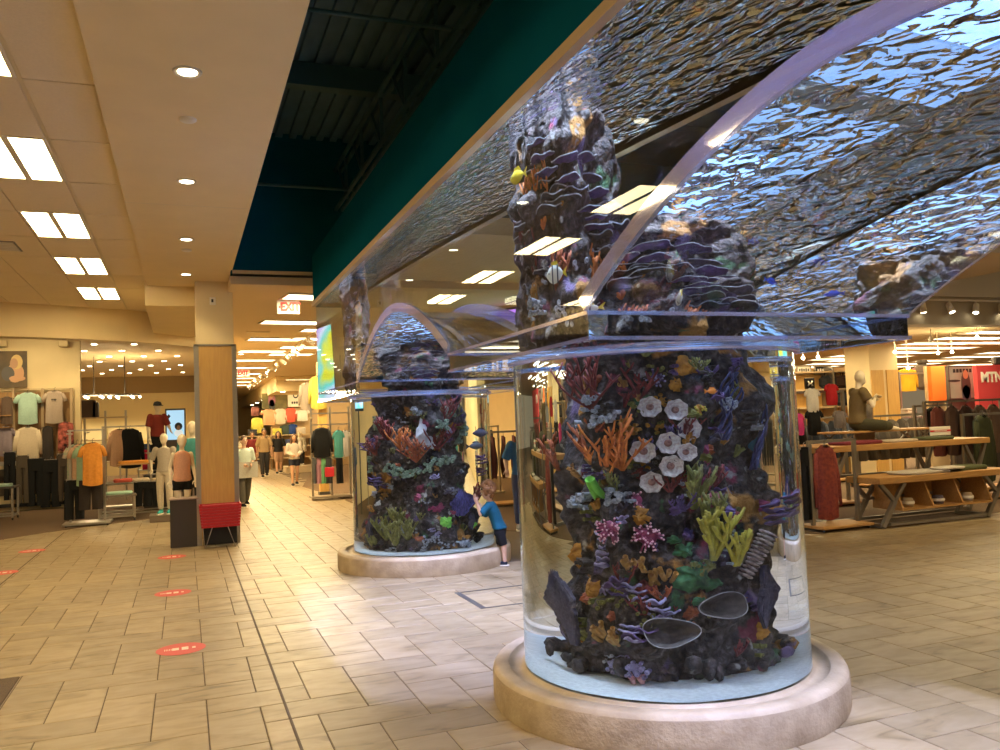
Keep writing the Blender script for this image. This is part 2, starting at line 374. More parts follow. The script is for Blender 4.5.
# soffit downlights and small discs
dl = MB(); dl.lathe([(.055, .0), (.075, -.012), (.088, -.010), (.092, 0), (.055, .0)], 24); dl = dl.mesh('trim_ring'); dl.materials.append(M_white)
dd = MB(); dd.prism([(.06*math.cos(a*PI/12), .06*math.sin(a*PI/12)) for a in range(24)], .008); dd = dd.mesh('lens'); dd.materials.append(M_down)
def downlight(x, y, z, label, group, sc=1.0, power=0, parts=True):
    t = thing('downlight', label, 'downlight', (x, y, z), 0, group); t.scale = (sc, sc, sc)
    if parts:
        o = bpy.data.objects.new('trim_ring', dl); col.objects.link(o); o.parent = t
    o = bpy.data.objects.new('lens', dd); col.objects.link(o); o.parent = t; o.location = (0, 0, -.004)
    if power: lamp_spot('downlight_lamp', (x, y, z-.05), (x, y, 0), power, angle=105, blend=.6, radius=.07)
for k, y in enumerate((12.81, 10.48, 8.04, 5.56, 3.1, .7)): downlight(.055, y, ZS, 'round recessed downlight in the beige soffit, %s from the wood clad post' % ORD[k], 'soffit downlights', power=36)
for y, n in ((6.42, 'nearer'), (11.1, 'farther')):
    o = MB(); o.lathe([(0, -.022), (.045, -.022), (.06, -.012), (.062, 0)], 20, (.06, y, ZS)); o = o.build('smoke_detector', M_white)
    tag(o, 'small white disc detector on the soffit %s' % ('just beyond the fourth downlight from the post' if y < 8 else 'between the first and second downlights from the post'), 'detector', 'detectors on the soffit')
# curved bulkhead over the side store opening
def ribbon(name, pts, z0, z1, th, m, kind=True, parent=None):
    mb = MB(); P = [Vector((p[0], p[1], 0)) for p in pts]; q = []
    for i, p in enumerate(P):
        d = (P[min(i+1, len(P)-1)]-P[max(i-1, 0)]).normalized(); nrm = Vector((-d.y, d.x, 0))*th; q.append(p+nrm)
    n = len(P); vs_ = [(p.x, p.y, z0) for p in P]+[(p.x, p.y, z1) for p in P]+[(p.x, p.y, z0) for p in q]+[(p.x, p.y, z1) for p in q]; fs_ = []
    for i in range(n-1):
        fs_ += [(i, i+1, n+i+1, n+i), (2*n+i+1, 2*n+i, 3*n+i, 3*n+i+1), (i+1, i, 2*n+i, 2*n+i+1), (n+i, n+i+1, 3*n+i+1, 3*n+i)]
    fs_ += [(0, n, 3*n, 2*n), (n-1, 2*n-1+n*0, 4*n-1, 3*n-1)]
    mb.add(vs_, fs_); o = mb.build(name, m, parent)
    if kind: struct(o)
    return o
bl = [(-9, 15.6), (-6, 15.75), (-4.4, 16.0), (-3.0, 16.4), (-2.0, 16.8), (-1.0, 17.35), (-.3, 17.9), (.25, 18.6)]
ribbon('wall_bulkhead', bl, 3.52, 4.4, .35, M_beige)
struct(MB().bbox((-.55, 13.9, 3.72), (.75, 18.4, 4.2)).build('ceiling_bulkhead_return', M_beige))
# side store interior shell
struct(MB().bbox((-15, 22.9, 0), (-2.42, 23.15, 4.35)).build('wall_side_bay', M_beige))
struct(MB().bbox((-15, 15.7, 4.35), (.7, 56, 4.5)).build('ceiling_side_store', mat('side_store_ceiling', (.66, .50, .28), .8)))
struct(MB().bbox((-15, 55, 0), (.7, 55.3, 4.5)).build('wall_side_back', mat('lit_yellow_wall', (.78, .64, .34), .8)))
struct(MB().bbox((.55, 19.6, 0), (.75, 55, 4.4)).build('wall_divider', M_beige))
# ---------------------------------------------------------------- wood clad post
t = thing('clad_post', 'square store post clad in golden wood with steel corner trims', 'post', (.455, 13.65, 0))
MB().bbox((-.275, -.275, 0), (.275, .275, ZS)).build('shaft', M_beige, t)
pw = MB(); pw.bbox((-.24, -.30, .10), (.24, -.275, 3.02)); pw.build('wood_panel', M_wood, t)
pw = MB(); pw.bbox((-.30, -.24, .10), (-.275, .24, 3.02)); pw.build('wood_panel', M_wood, t)
pw = MB(); pw.bbox((.275, -.24, .10), (.30, .24, 3.02)); pw.build('wood_panel', M_wood, t)
for sx in (-1, 1):
    MB().bbox((min(.24*sx, .31*sx), -.31, 0), (max(.24*sx, .31*sx), -.24, 3.05)).build('corner_trim', M_steel, t)
MB().bbox((-.31, -.31, 3.02), (.31, .31, 3.05)).build('top_trim', M_steel, t)
sp = MB(); sp.rbox((-.02, -.285, 3.72), (.09, .02, .12), .006); sp = sp.build('sensor', M_paper, t)
MB().bbox((-.04, -.30, 3.70), (-.01, -.294, 3.75)).build('sensor_window', M_black, sp)
# ---------------------------------------------------------------- dark open deck above the tank
DZ = 6.05
deck = struct(MB().bbox((.6, -4, DZ+.06), (14, 12.45, DZ+.15)).build('ceiling_deck', M_deck))
rb = MB()
rb.bbox((-.05, 0, 0), (.05, 16.4, .06)); rbm = rb.mesh('deck_rib'); rbm.materials.append(M_deck)
for k in range(28):
    o = bpy.data.objects.new('deck_rib', rbm); col.objects.link(o); o.parent = deck; o.location = (.78+.2*k, -4, DZ)
for y in (2.6, 5.0, 7.35, 9.8):
    struct(MB().bbox((.68, y-.09, DZ-.28), (14, y+.09, DZ)).build('ceiling_beam', M_pipe))
struct(MB().bbox((.66, 12.4, 3.98), (1.85, 12.6, DZ+.1)).build('wall_deck_end', M_teal))
struct(MB().bbox((1.85, 12.4, 4.2), (14, 12.6, DZ+.1)).build('wall_deck_end_sports', M_teal))
# roof truss along the tank
t = thing('roof_truss', 'dark teal steel truss hung under the roof deck', 'truss', (2.25, 0, 0))
for z, x in ((5.6, 0), (5.0, 0)):
    for dx in (-.05, .05): MB().bar((dx, -4, z), (dx, 12.4, z), .045).build('chord', M_pipe, t)
for k in range(14):
    y = -3.2+1.15*k
    MB().bar((0, y, 5.0), (0, y+.02, 5.6), .04).build('web', M_pipe, t)
    MB().bar((0, y, 5.0), (0, y+.55, 5.6), .03).build('web', M_pipe, t)
for x, z, r, lab in ((.92, 5.35, .03, 'thin conduit pipe running along the soffit under the roof deck'), (3.2, 5.2, .06, 'fat sprinkler pipe running over the aquarium hood')):
    o = MB(); o.tube([(x, -4, z), (x, 4, z), (x, 12.4, z)], r, 10); tag(o.build('ceiling_pipe', M_pipe), lab, 'pipe')
for y, z in ((7.0, 5.3), (11.3, 5.0)):
    o = MB(); o.tube([(.68, y, z), (2.6, y, z)], .022, 8); tag(o.build('cross_pipe', M_pipe), 'thin cross pipe under the deck at %s height' % ('upper' if z > 5.1 else 'lower'), 'pipe')
# ---------------------------------------------------------------- far aisle ceiling and header
struct(MB().bbox((SXR-.02, 12.6, 3.86), (9.0, 60, 4.0)).build('ceiling_far', mat('far_ceiling_cream', (.72, .55, .32), .85)))
struct(MB().bbox((SXR, 12.38, 3.98), (1.86, 13.2, 4.03)).build('ceiling_header', M_beige))

# unseen front ceiling and troffers, added to light the sports side floor
struct(MB().bbox((6.2, -4, 4.12), (17, 8.4, 4.3)).build('ceiling_right_added', M_ceil))
k = 0
for x in (7.6, 10.6, 13.6):
    for y in (-1.5, 2.0, 5.5):
        troffer(x, y, 4.115, 'added lit troffer over the sports side tiles, %s in row %s' % (ORD[int((y+1.5)/3.5)], ['nearest the tank', 'in the middle', 'farthest from the tank'][int((x-7.6)/3)]), 'added troffers over the sports side')

# ================================================================== AQUARIUM
XL, XR, YN, YF = 1.74, 3.68, -2.2, 11.6
ZB, ZP, ZW, ZT = 2.05, 2.18, 3.43, 4.12
CR = .86
COLS = [(2.74, 4.5), (2.74, 9.95), (2.74, -.97)]
PLAT = [(3.37, 5.50), (8.70, YF), (YN, .12)]
ARCH = [(.12, 3.37), (5.50, 8.70)]
IOR = 1.34
def arch_z(y):
    for a, b in ARCH:
        if a <= y <= b:
            d = abs(y-(a+b)/2)/((b-a)/2); return ZP+.50*(1-d**1.8)
    return ZB
def water_mat():
    m, nt, o = node_mat('clear_acrylic_and_water'); g = nt.nodes.new('ShaderNodeBsdfGlass'); g.inputs['IOR'].default_value = IOR; g.inputs['Roughness'].default_value = 0
    g.inputs['Color'].default_value = (.90, .965, 1, 1); nt.links.new(g.outputs[0], o.inputs[0]); return m
def pane_mat(name, base, top, tint, grough, gcol):
    m, nt, o = node_mat(name); L = nt.links.new
    lw = nt.nodes.new('ShaderNodeLayerWeight'); lw.inputs[0].default_value = .5
    pw = nt.nodes.new('ShaderNodeMath'); pw.operation = 'POWER'; pw.inputs[1].default_value = 4; L(lw.outputs['Facing'], pw.inputs[0])
    mr = nt.nodes.new('ShaderNodeMapRange'); mr.inputs[3].default_value = base; mr.inputs[4].default_value = top; L(pw.outputs[0], mr.inputs[0])
    tr = nt.nodes.new('ShaderNodeBsdfTransparent'); tr.inputs[0].default_value = (*tint, 1)
    gl = nt.nodes.new('ShaderNodeBsdfGlossy'); gl.inputs['Roughness'].default_value = grough; gl.inputs[0].default_value = (*gcol, 1)
    mx = nt.nodes.new('ShaderNodeMixShader'); L(mr.outputs[0], mx.inputs[0]); L(tr.outputs[0], mx.inputs[1]); L(gl.outputs[0], mx.inputs[2]); L(mx.outputs[0], o.inputs[0]); return m
def surface_mat():
    m, nt, o = node_mat('rippled_water_surface'); L = nt.links.new
    g = nt.nodes.new('ShaderNodeNewGeometry')
    mp = nt.nodes.new('ShaderNodeMapping'); mp.inputs['Scale'].default_value = (1.35, .9, 1); mp.inputs['Rotation'].default_value = (0, 0, .5); L(g.outputs['Position'], mp.inputs[0])
    n = nt.nodes.new('ShaderNodeTexNoise'); n.inputs['Scale'].default_value = 8.0; n.inputs['Detail'].default_value = 1.6; n.inputs['Distortion'].default_value = .5; L(mp.outputs[0], n.inputs['Vector'])
    bp = nt.nodes.new('ShaderNodeBump'); bp.inputs['Strength'].default_value = 1.0; bp.inputs['Distance'].default_value = .085; L(n.outputs['Fac'], bp.inputs['Height'])
    fr = nt.nodes.new('ShaderNodeFresnel'); fr.inputs[0].default_value = 1.33; L(bp.outputs[0], fr.inputs['Normal'])
    tr = nt.nodes.new('ShaderNodeBsdfTransparent'); gl = nt.nodes.new('ShaderNodeBsdfGlossy'); gl.inputs['Roughness'].default_value = .04; L(bp.outputs[0], gl.inputs['Normal'])
    gl.inputs[0].default_value = (.93, .97, 1, 1)
    mx = nt.nodes.new('ShaderNodeMixShader'); L(fr.outputs[0], mx.inputs[0]); L(tr.outputs[0], mx.inputs[1]); L(gl.outputs[0], mx.inputs[2])
    L(mx.outputs[0], o.inputs[0]); return m
M_water = water_mat()
def vault_mat():
    m, nt, o = node_mat('curved_acrylic_vault'); g = nt.nodes.new('ShaderNodeBsdfGlass'); g.inputs['IOR'].default_value = IOR; g.inputs['Roughness'].default_value = 0
    t_ = nt.nodes.new('ShaderNodeBsdfTransparent'); mx = nt.nodes.new('ShaderNodeMixShader'); mx.inputs[0].default_value = .82
    nt.links.new(t_.outputs[0], mx.inputs[1]); nt.links.new(g.outputs[0], mx.inputs[2]); nt.links.new(mx.outputs[0], o.inputs[0]); return m
M_vault = vault_mat()
def edge_mat():
    m = pane_mat('polished_acrylic_edge', .45, .95, (.72, .80, 1.0), .05, (1, .97, 1)); nt = m.node_tree; o = nt.nodes['Material Output']; src = o.inputs[0].links[0].from_socket
    d = nt.nodes.new('ShaderNodeBsdfDiffuse'); d.inputs[0].default_value = (.62, .66, .92, 1); t_ = nt.nodes.new('ShaderNodeBsdfTranslucent'); t_.inputs[0].default_value = (.62, .68, 1, 1)  # lilac tint puts the tank lamps' glow into the edge colour
    a = nt.nodes.new('ShaderNodeMixShader'); a.inputs[0].default_value = .5; nt.links.new(d.outputs[0], a.inputs[1]); nt.links.new(t_.outputs[0], a.inputs[2])
    b = nt.nodes.new('ShaderNodeMixShader'); b.inputs[0].default_value = .16; nt.links.new(src, b.inputs[1]); nt.links.new(a.outputs[0], b.inputs[2]); nt.links.new(b.outputs[0], o.inputs[0]); return m
M_edge = edge_mat()
M_surf = surface_mat()

tank = thing('aquarium_tank', 'long overhead acrylic aquarium with arched underside and round glass columns', 'aquarium', (2.74, 4.5, 0))
T0 = Matrix.Translation((-2.74, -4.5, 0))
def tpart(mb, name, m): return mb.build(name, m, tank, T0)
ys = sorted(set([YN, YF]+[v for p in PLAT for v in p]+[a+(b-a)*k/40 for a, b in ARCH for k in range(41)]))
for X, s in ((XL, -1), (XR, 1)):
    mb = MB()
    for a, b in zip(ys[:-1], ys[1:]):
        m_ = (a+b)/2; inarch = any(p < m_ < q for p, q in ARCH)
        za, zb = (max(arch_z(a), ZP), max(arch_z(b), ZP)) if inarch else (ZB, ZB)
        q = [(X, a, za), (X, b, zb), (X, b, ZW), (X, a, ZW)]
        mb.add(q, [(0, 3, 2, 1) if s < 0 else (0, 1, 2, 3)])
    # left wall must face -x
    o = tpart(mb, 'side_pane', M_water)
    me = o.data
    if me.polygons[0].normal.x*s < 0: me.flip_normals()
for Y, s in ((YN, -1), (YF, 1)):
    mb = MB(); mb.add([(XL, Y, ZB), (XR, Y, ZB), (XR, Y, ZW), (XL, Y, ZW)], [(0, 1, 2, 3)]); o = tpart(mb, 'end_pane', M_water)
    if o.data.polygons[0].normal.y*s < 0: o.data.flip_normals()
for a, b in ARCH:
    mb = MB(); mb.grid(lambda u, v: (XL+(XR-XL)*u, a+(b-a)*v, max(ZP, arch_z(a+(b-a)*v))), 4, 48); o = tpart(mb, 'arch_pane', M_vault)
    if o.data.polygons[0].normal.z > 0: o.data.flip_normals()
    for X, s in ((XL, -1), (XR, 1)):       # thick polished edge that follows the arch
        mb = MB(); n = 48; vs_ = []; T_ = .075
        for k in range(n+1):
            y = a+(b-a)*k/n; z = max(ZP, arch_z(y)); e = 1e-3
            dz = (arch_z(min(b-1e-6, y+e))-arch_z(max(a+1e-6, y-e)))/(min(b, y+e)-max(a, y-e)); nn = Vector((-dz, 1)).normalized()
            for (dx, t_) in ((0, 0), (0, T_), (s*.022, T_), (s*.022, 0)): vs_.append((X+dx+s*.001, y+nn.x*t_, z+nn.y*t_))
        fs_ = [(k*4+i, k*4+(i+1) % 4, k*4+4+(i+1) % 4, k*4+4+i) for k in range(n) for i in range(4)]
        mb.add(vs_, fs_, False); tpart(mb, 'arch_edge', M_edge)
for (a, b), (cx, cy) in zip(PLAT, COLS):
    mb = MB()
    for Y, s in ((a, -1), (b, 1)):
        if Y in (YN, YF): continue
        q = [(XL, Y, ZB), (XR, Y, ZB), (XR, Y, ZP), (XL, Y, ZP)]
        mb.add(q, [(0, 1, 2, 3) if s < 0 else (3, 2, 1, 0)])
    n = 96                                  # underside with a round hole
    vs_ = []
    for k in range(n):
        t_ = 2*PI*k/n; c, s_ = math.cos(t_), math.sin(t_)
        vs_.append((cx+CR*c, cy+CR*s_, ZB))
        tx = (XR-cx)/c if c > 1e-9 else (XL-cx)/c if c < -1e-9 else 1e9
        ty = (b-cy)/s_ if s_ > 1e-9 else (a-cy)/s_ if s_ < -1e-9 else 1e9
        q = min(tx, ty); vs_.append((cx+q*c, cy+q*s_, ZB))
    fs_ = [(2*k, 2*k+1, 2*((k+1) % n)+1, 2*((k+1) % n)) for k in range(n)]
    mb.add(vs_, [f[::-1] for f in fs_]); tpart(mb, 'platform', M_water)
    mb = MB(); mb.lathe([(CR, .195), (CR, .9), (CR, 1.5), (CR, ZB)], 160, (cx, cy, 0)); o = tpart(mb, 'column_cylinder', M_water)
    mb = MB(); mb.lathe([(CR+.002, ZB-.028), (CR+.03, ZB-.02), (CR+.035, ZB-.002), (CR+.002, ZB-.002)], 96, (cx, cy, 0), closed=True); tpart(mb, 'column_collar', M_edge)
    mb = MB(); e = .012
    for z in (ZB, ZP-.012):
        mb.bbox((XL-e, a-e, z-.004), (XL, b+e, z+.014)); mb.bbox((XR, a-e, z-.004), (XR+e, b+e, z+.014))
        mb.bbox((XL, a-e, z-.004), (XR, a, z+.014)); mb.bbox((XL, b, z-.004), (XR, b+e, z+.014))
    tpart(mb, 'platform_edge', M_edge)
mb = MB(); mb.add([(XL, YN, ZW), (XR, YN, ZW), (XR, YF, ZW), (XL, YF, ZW)], [(0, 1, 2, 3)]); tpart(mb, 'water_surface', M_surf)
# hood with green fascia and tan trim
M_liner = mat('hood_liner', (.24, .26, .22), .8)
hood = thing('aquarium_hood', 'long dark green hood with tan bottom trim above the aquarium', 'hood', (2.74, 4.5, ZW))
H0 = Matrix.Translation((-2.74, -4.5, -ZW))
def hp(lo, hi, name, m): return MB().bbox(lo, hi).build(name, m, hood, H0)
for X, s in ((XL, -1), (XR, 1)):
    hp((X-.03 if s < 0 else X, YN-.03, 3.455), (X if s < 0 else X+.03, YF+.03, ZT), 'fascia', M_teal)
    hp((X-.05 if s < 0 else X, YN-.05, 3.395), (X if s < 0 else X+.05, YF+.05, 3.455), 'bottom_trim', M_trim)
    hp((X+.001 if s < 0 else X-.012, YN, 3.44), (X+.012 if s < 0 else X-.001, YF, ZT-.02), 'liner', M_liner)
hp((XL, YN-.03, 3.395), (XR, YN, ZT), 'fascia', M_teal); hp((XL, YF, 3.395), (XR, YF+.03, ZT), 'fascia', M_teal)
hp((XL, YN, ZT-.03), (XR, YF, ZT), 'top_panel', M_liner)
M_led = mat('blue_white_led', (.8, .9, 1), .4, emit=(.22, .48, 1.0), estr=1.1)
BLUE = (.46, .64, 1.0)
for k, y in enumerate((-.6, 1.75, 4.5, 7.2, 9.6)):
    t = thing('aquarium_lamp', 'flat blue aquarium lamp in the hood %s' % ['at the near tank end', 'over the near tunnel arch', 'over the cup coral reef', 'over the far tunnel arch', 'over the violet sea fan reef'][k], 'lamp', (2.74, y, ZT-.06), 0, 'aquarium lamps in the hood')
    MB().bbox((-.42, -.62, 0), (.42, .62, .03)).build('housing', M_black, t); MB().bbox((-.39, -.59, -.006), (.39, .59, 0)).build('led_panel', M_led, t)
    lamp_area('aquarium_light', (2.74, y, ZT-.09), 1.4, 2.5, 15, (.22, .47, 1.0))
    mid = y in (1.75, 7.2)
    for dx, dy in (((-.62, 0), (.62, 0)) if mid else ((-.66, -.4), (-.66, .4), (.62, 0), (0, -.75))): lamp_spot('aquarium_spot', (2.74+dx, y+dy, ZT-.12), (2.74+dx*.8, y+dy*.8, 0), 6500 if mid else 300, (.44, .52, 1.0) if mid else (.62, .76, 1.0), angle=66 if mid else 80, blend=.25, radius=.02)
# stone ring bases with sand
M_sand = mat('white_sand', (.80, .80, .76), .8, c2=(.66, .66, .62), scale=40, bump=.3)
for i, (cx, cy) in enumerate(COLS):
    t = thing('round_plinth', ['round tan concrete base under the aquarium column with tall dark plate corals', 'round tan concrete base beside the toddler', 'round tan concrete base at the near end of the aquarium'][i], 'base', (cx, cy, 0), 0, 'round aquarium bases')
    mb = MB(); mb.lathe([(1.055, 0), (1.06, .02), (1.06, .165), (1.055, .185)], 128); mb.build('side', M_conc2, t)
    mb = MB(); mb.lathe([(1.055, .185), (1.045, .205), (1.03, .213), (.962, .213), (.955, .208), (.953, .186), (.89, .183), (.868, .192), (.868, .20), (.84, .20), (.0, .20)], 128); mb.build('top_rim', M_conc, t)
    mb = MB(); mb.grid(lambda u, v: (.855*u*math.cos(2*PI*v), .855*u*math.sin(2*PI*v), .213+.008*noise.noise(Vector((u*math.cos(2*PI*v)*4, u*math.sin(2*PI*v)*4, i)))), 12, 64); mb.build('sand_bed', M_sand, t)

# ------------------------------------------------------------------ reefs
def refr(px, py, c, r, Rc=CR):
    """where the sight line through a pixel meets a cylinder of radius r inside the water column c"""
    d = ray(px, py).normalized(); o = CAM.copy(); q = Vector((o.x-c[0], o.y-c[1]))
    a = d.x**2+d.y**2; b = q.x*d.x+q.y*d.y; cc = q.length_squared-Rc**2; disc = b*b-a*cc
    disc = max(disc, 0)
    t = (-b-math.sqrt(disc))/a; p = o+d*t; n = Vector((p.x-c[0], p.y-c[1], 0)).normalized()
    ci = -n.dot(d); e = 1/IOR; k = 1-e*e*(1-ci*ci); dd_ = (d*e+n*(e*ci-math.sqrt(k))).normalized()
    q = Vector((p.x-c[0], p.y-c[1])); a = dd_.x**2+dd_.y**2; b = q.x*dd_.x+q.y*dd_.y; cc = q.length_squared-r*r; disc = b*b-a*cc
    t = (-b-math.sqrt(disc))/a if disc > 0 else -b/a
    p = p+dd_*t; return p
def rock_r(th, z, seed):
    base = .40+.05*math.cos(3*th+seed)+.03*math.sin(5*th+z*2)
    base += .06*max(0, 1-abs(z-.3)/.35) - (.02 if z > 1.2 else 0)
    if z > 2.15: base += .05
    v = Vector((math.cos(th)*1.1+seed*7, math.sin(th)*1.1, z*1.6))
    return base+.13*noise.noise(v*1.6)+.06*noise.noise(v*4.1)+.035*noise.noise(v*9)
def rock_mat():
    m = mat('reef_rock', (.03, .02, .02), .8); nt = m.node_tree; b = nt.nodes['Principled BSDF']; L = nt.links.new
    g = nt.nodes.new('ShaderNodeNewGeometry')
    def nz(scale, det=6):
        n = nt.nodes.new('ShaderNodeTexNoise'); n.inputs['Scale'].default_value = scale; n.inputs['Detail'].default_value = det; L(g.outputs['Position'], n.inputs['Vector']); return n
    rp = nt.nodes.new('ShaderNodeValToRGB'); e = rp.color_ramp.elements; e[0].position = .36; e[0].color = (.010, .007, .009, 1); e[1].position = .70; e[1].color = (.095, .07, .075, 1)
    x = rp.color_ramp.elements.new(.5); x.color = (.032, .018, .014, 1); L(nz(26, 8).outputs['Fac'], rp.inputs[0]); out = rp.outputs[0]
    for i, (sc_, lo, c) in enumerate(((3.1, .60, (.30, .13, .02)), (3.9, .63, (.17, .02, .05)), (4.7, .64, (.05, .12, .05)), (3.3, .64, (.12, .08, .17)), (7.1, .64, (.30, .28, .26)))):
        n = nt.nodes.new('ShaderNodeTexNoise'); n.inputs['Scale'].default_value = sc_; n.inputs['Detail'].default_value = 5
        of = nt.nodes.new('ShaderNodeVectorMath'); of.inputs[1].default_value = (11*i, 5*i, 3*i); L(g.outputs['Position'], of.inputs[0]); L(of.outputs[0], n.inputs['Vector'])
        st = nt.nodes.new('ShaderNodeMapRange'); st.inputs[1].default_value = lo; st.inputs[2].default_value = lo+.05; L(n.outputs['Fac'], st.inputs[0])
        mx = nt.nodes.new('ShaderNodeMixRGB'); mx.inputs[2].default_value = (*c, 1); L(st.outputs[0], mx.inputs[0]); L(out, mx.inputs[1]); out = mx.outputs[0]
    L(out, b.inputs['Base Color'])
    bp = nt.nodes.new('ShaderNodeBump'); bp.inputs['Strength'].default_value = .8; bp.inputs['Distance'].default_value = .03; L(nz(38, 8).outputs['Fac'], bp.inputs['Height']); L(bp.outputs[0], b.inputs['Normal'])
    return m
M_rock = rock_mat()
def cm(name, c, c2, scale=30, bump=.4): return mat('coral_'+name, c, .7, c2=c2, scale=scale, bump=bump)
C_cup = cm('cup_ivory', (.62, .54, .48), (.40, .30, .28), 60); C_cupc = cm('cup_centre', (.17, .08, .08), (.30, .15, .12), 60)
C_red = cm('dark_red', (.20, .025, .02), (.10, .012, .015)); C_orange = cm('orange', (.62, .19, .035), (.42, .10, .02)); C_rust = cm('rust_orange', (.38, .09, .025), (.22, .05, .02))
C_yel = cm('yellow', (.42, .33, .03), (.26, .20, .02)); C_olive = cm('olive', (.20, .19, .04), (.12, .10, .03)); C_green = cm('green', (.06, .19, .07), (.025, .07, .035), 22)
C_lime = cm('lime', (.22, .55, .06), (.12, .34, .04), 14); C_mus = cm('mustard', (.45, .20, .02), (.28, .11, .01), 25); C_pur = cm('purple', (.13, .07, .19), (.06, .035, .10), 26)
C_lav = cm('lavender', (.42, .38, .58), (.14, .09, .20), 22); C_fan = cm('dark_fan', (.045, .035, .06), (.085, .07, .10), 45); C_bowl = cm('dark_plate', (.045, .032, .03), (.09, .07, .065), 30)
C_rim = cm('pale_rim', (.36, .33, .33), (.2, .18, .19)); C_mag = cm('magenta', (.34, .05, .12), (.18, .03, .07), 18); C_pink = cm('pink_tip', (.75, .42, .45), (.6, .3, .33))
C_blue = cm('blue_black', (.035, .035, .09), (.06, .06, .15)); C_foam = cm('grey_polyp', (.45, .46, .50), (.20, .20, .23), 50); C_white = cm('white_patch', (.70, .70, .72), (.5, .5, .55), 9); C_tub = cm('tube_sponge', (.42, .22, .05), (.25, .11, .03), 25)
C_coil = cm('coil_stripe', (.46, .36, .33), (.09, .05, .045), 30)

rng = random.Random(11)
class Reef:
    def __init__(s, c, seed, label):
        s.c = c; s.seed = seed; s.root = thing('reef_column', label, 'coral reef', (c[0], c[1], .2)); s.M0 = Matrix.Translation((-c[0], -c[1], -.2))
        mb = MB(); nu, nv = 120, 190; z0, z1 = .215, 3.425
        def fn(u, v):
            th = 2*PI*u; z = z0+(z1-z0)*v; r = rock_r(th, z, seed)
            if z > 2.3:     # jutting shelves near the surface
                r += .10*max(0, noise.noise(Vector((math.cos(th)*1.5, math.sin(th)*1.5+seed, z*6))))*1.6
            return (c[0]+r*math.cos(th), c[1]+r*math.sin(th), z+.02*noise.noise(Vector((th*2, z*5, seed))))
        mb.grid(fn, nu, nv); top = [i for i in range(nv*(nu+1), nv*(nu+1)+nu)]; mb.f.append(tuple(top)); mb.sm.append(False)
        mb.build('rock', M_rock, s.root, s.M0)
    def M(s, px, py, off=-.02, lean=0.0, r=None):
        p = refr(px, py, s.c, r or .42); th = math.atan2(p.y-s.c[1], p.x-s.c[0])
        if r is None:
            rr = rock_r(th, p.z, s.seed); p2 = refr(px, py, s.c, max(.2, rr)); th = math.atan2(p2.y-s.c[1], p2.x-s.c[0]); rr = rock_r(th, p2.z, s.seed); z = p2.z
        else: rr = r; z = p.z
        n = Vector((math.cos(th), math.sin(th), lean)); o = Vector((s.c[0]+(rr+off)*math.cos(th), s.c[1]+(rr+off)*math.sin(th), z)); return frame_M(o, n)
    def Mt(s, th, z, off=-.02, lean=0.0):
        th = math.radians(th); rr = rock_r(th, z, s.seed)+off
        return frame_M((s.c[0]+rr*math.cos(th), s.c[1]+rr*math.sin(th), z), (math.cos(th), math.sin(th), lean))
    def put(s, mb, name, m, M, parent=None):
        return mb.build(name, m, parent or s.root, (s.M0 @ M) if parent is None else None)
    # --- coral kinds; local z points out of the rock, local y up
    def cup(s, M, r=.06):
        a0 = rng.random()*6
        wob = lambda a: 1+.07*math.cos(7*a+a0)
        mb = MB(); mb.lathe([(r*.12, -.02), (r*.2, .0), (r*.55, .018), (r, .045), (r*1.02, .052), (r*.9, .048), (r*.5, .028), (r*.22, .024)], 28, wob=wob); o = s.put(mb, 'cup_coral', C_cup, M)
        mb = MB(); mb.lathe([(r*.34, .026), (r*.30, .036), (r*.12, .040), (0.001, .034)], 14); mb.build('mouth', C_cupc, o)
    def branch(s, M, h=.25, spread=1.0, n=9, m=None, rad=.009, name='branching_coral', out=.5, curl=.4):
        mb = MB()
        for k in range(n):
            a = (k/(max(1, n-1))-.5)*spread*1.7+rng.uniform(-.12, .12); pts = []; p = Vector((rng.uniform(-.01, .01), 0, 0)); L_ = h*rng.uniform(.75, 1.1); d = Vector((math.sin(a), math.cos(a), out*rng.uniform(.4, 1.3)))
            for q in range(6):
                pts.append(p.copy()); p = p+d.normalized()*L_/5; d += Vector((rng.uniform(-curl, curl), .18, rng.uniform(-curl, curl)*.6))
            rr = [rad*(1.25-.12*q) for q in range(6)]; mb.tube(pts, rr, 6)
            for q in (2, 3, 4):
                dd_ = Vector((rng.choice((-1, 1))*rng.uniform(.35, .8), 1, rng.uniform(-.3, .5))).normalized(); e = pts[q]+dd_*L_*rng.uniform(.2, .4)
                mid = (pts[q]+e)/2+Vector((dd_.x*.012, 0, 0)); mb.tube([pts[q], mid, e], [rad*.9, rad*.8, rad*.6], 5)
        return s.put(mb, name, m or C_rust, M)
    def fan(s, M, w_=.2, h=.35, m=None, name='sea_fan', lean=0.0):
        mb = MB(); nu, nv = 44, 30; ph = rng.random()*9
        def edge(v): return (.25+.75*math.sin(min(1, v*1.25)*PI/2))*(1-.55*max(0, v-.72)/.28)
        def f(u, v, sgn):
            x = (u-.5)*2; wv = w_*edge(v)*(1+.22*noise.noise(Vector((v*9, ph, x*1.5)))+.10*noise.noise(Vector((v*27, ph, x)))); y = h*v*(1-.22*x*x*v+.16*noise.noise(Vector((x*5, ph, 3)))*v+.07*noise.noise(Vector((x*16, ph, 5)))*v)
            rip = .009*math.sin(x*26+v*2)*(.3+v)+.03*noise.noise(Vector((x*1.5, v*2, ph)))
            return (x*wv+lean*v*h, y, .02+rip+sgn*.006)
        mb.grid(lambda u, v: f(u, v, 1), nu, nv); mb.grid(lambda u, v: f(1-u, v, -1), nu, nv)
        for i in range(nu): pass
        return s.put(mb, name, m or C_fan, M)
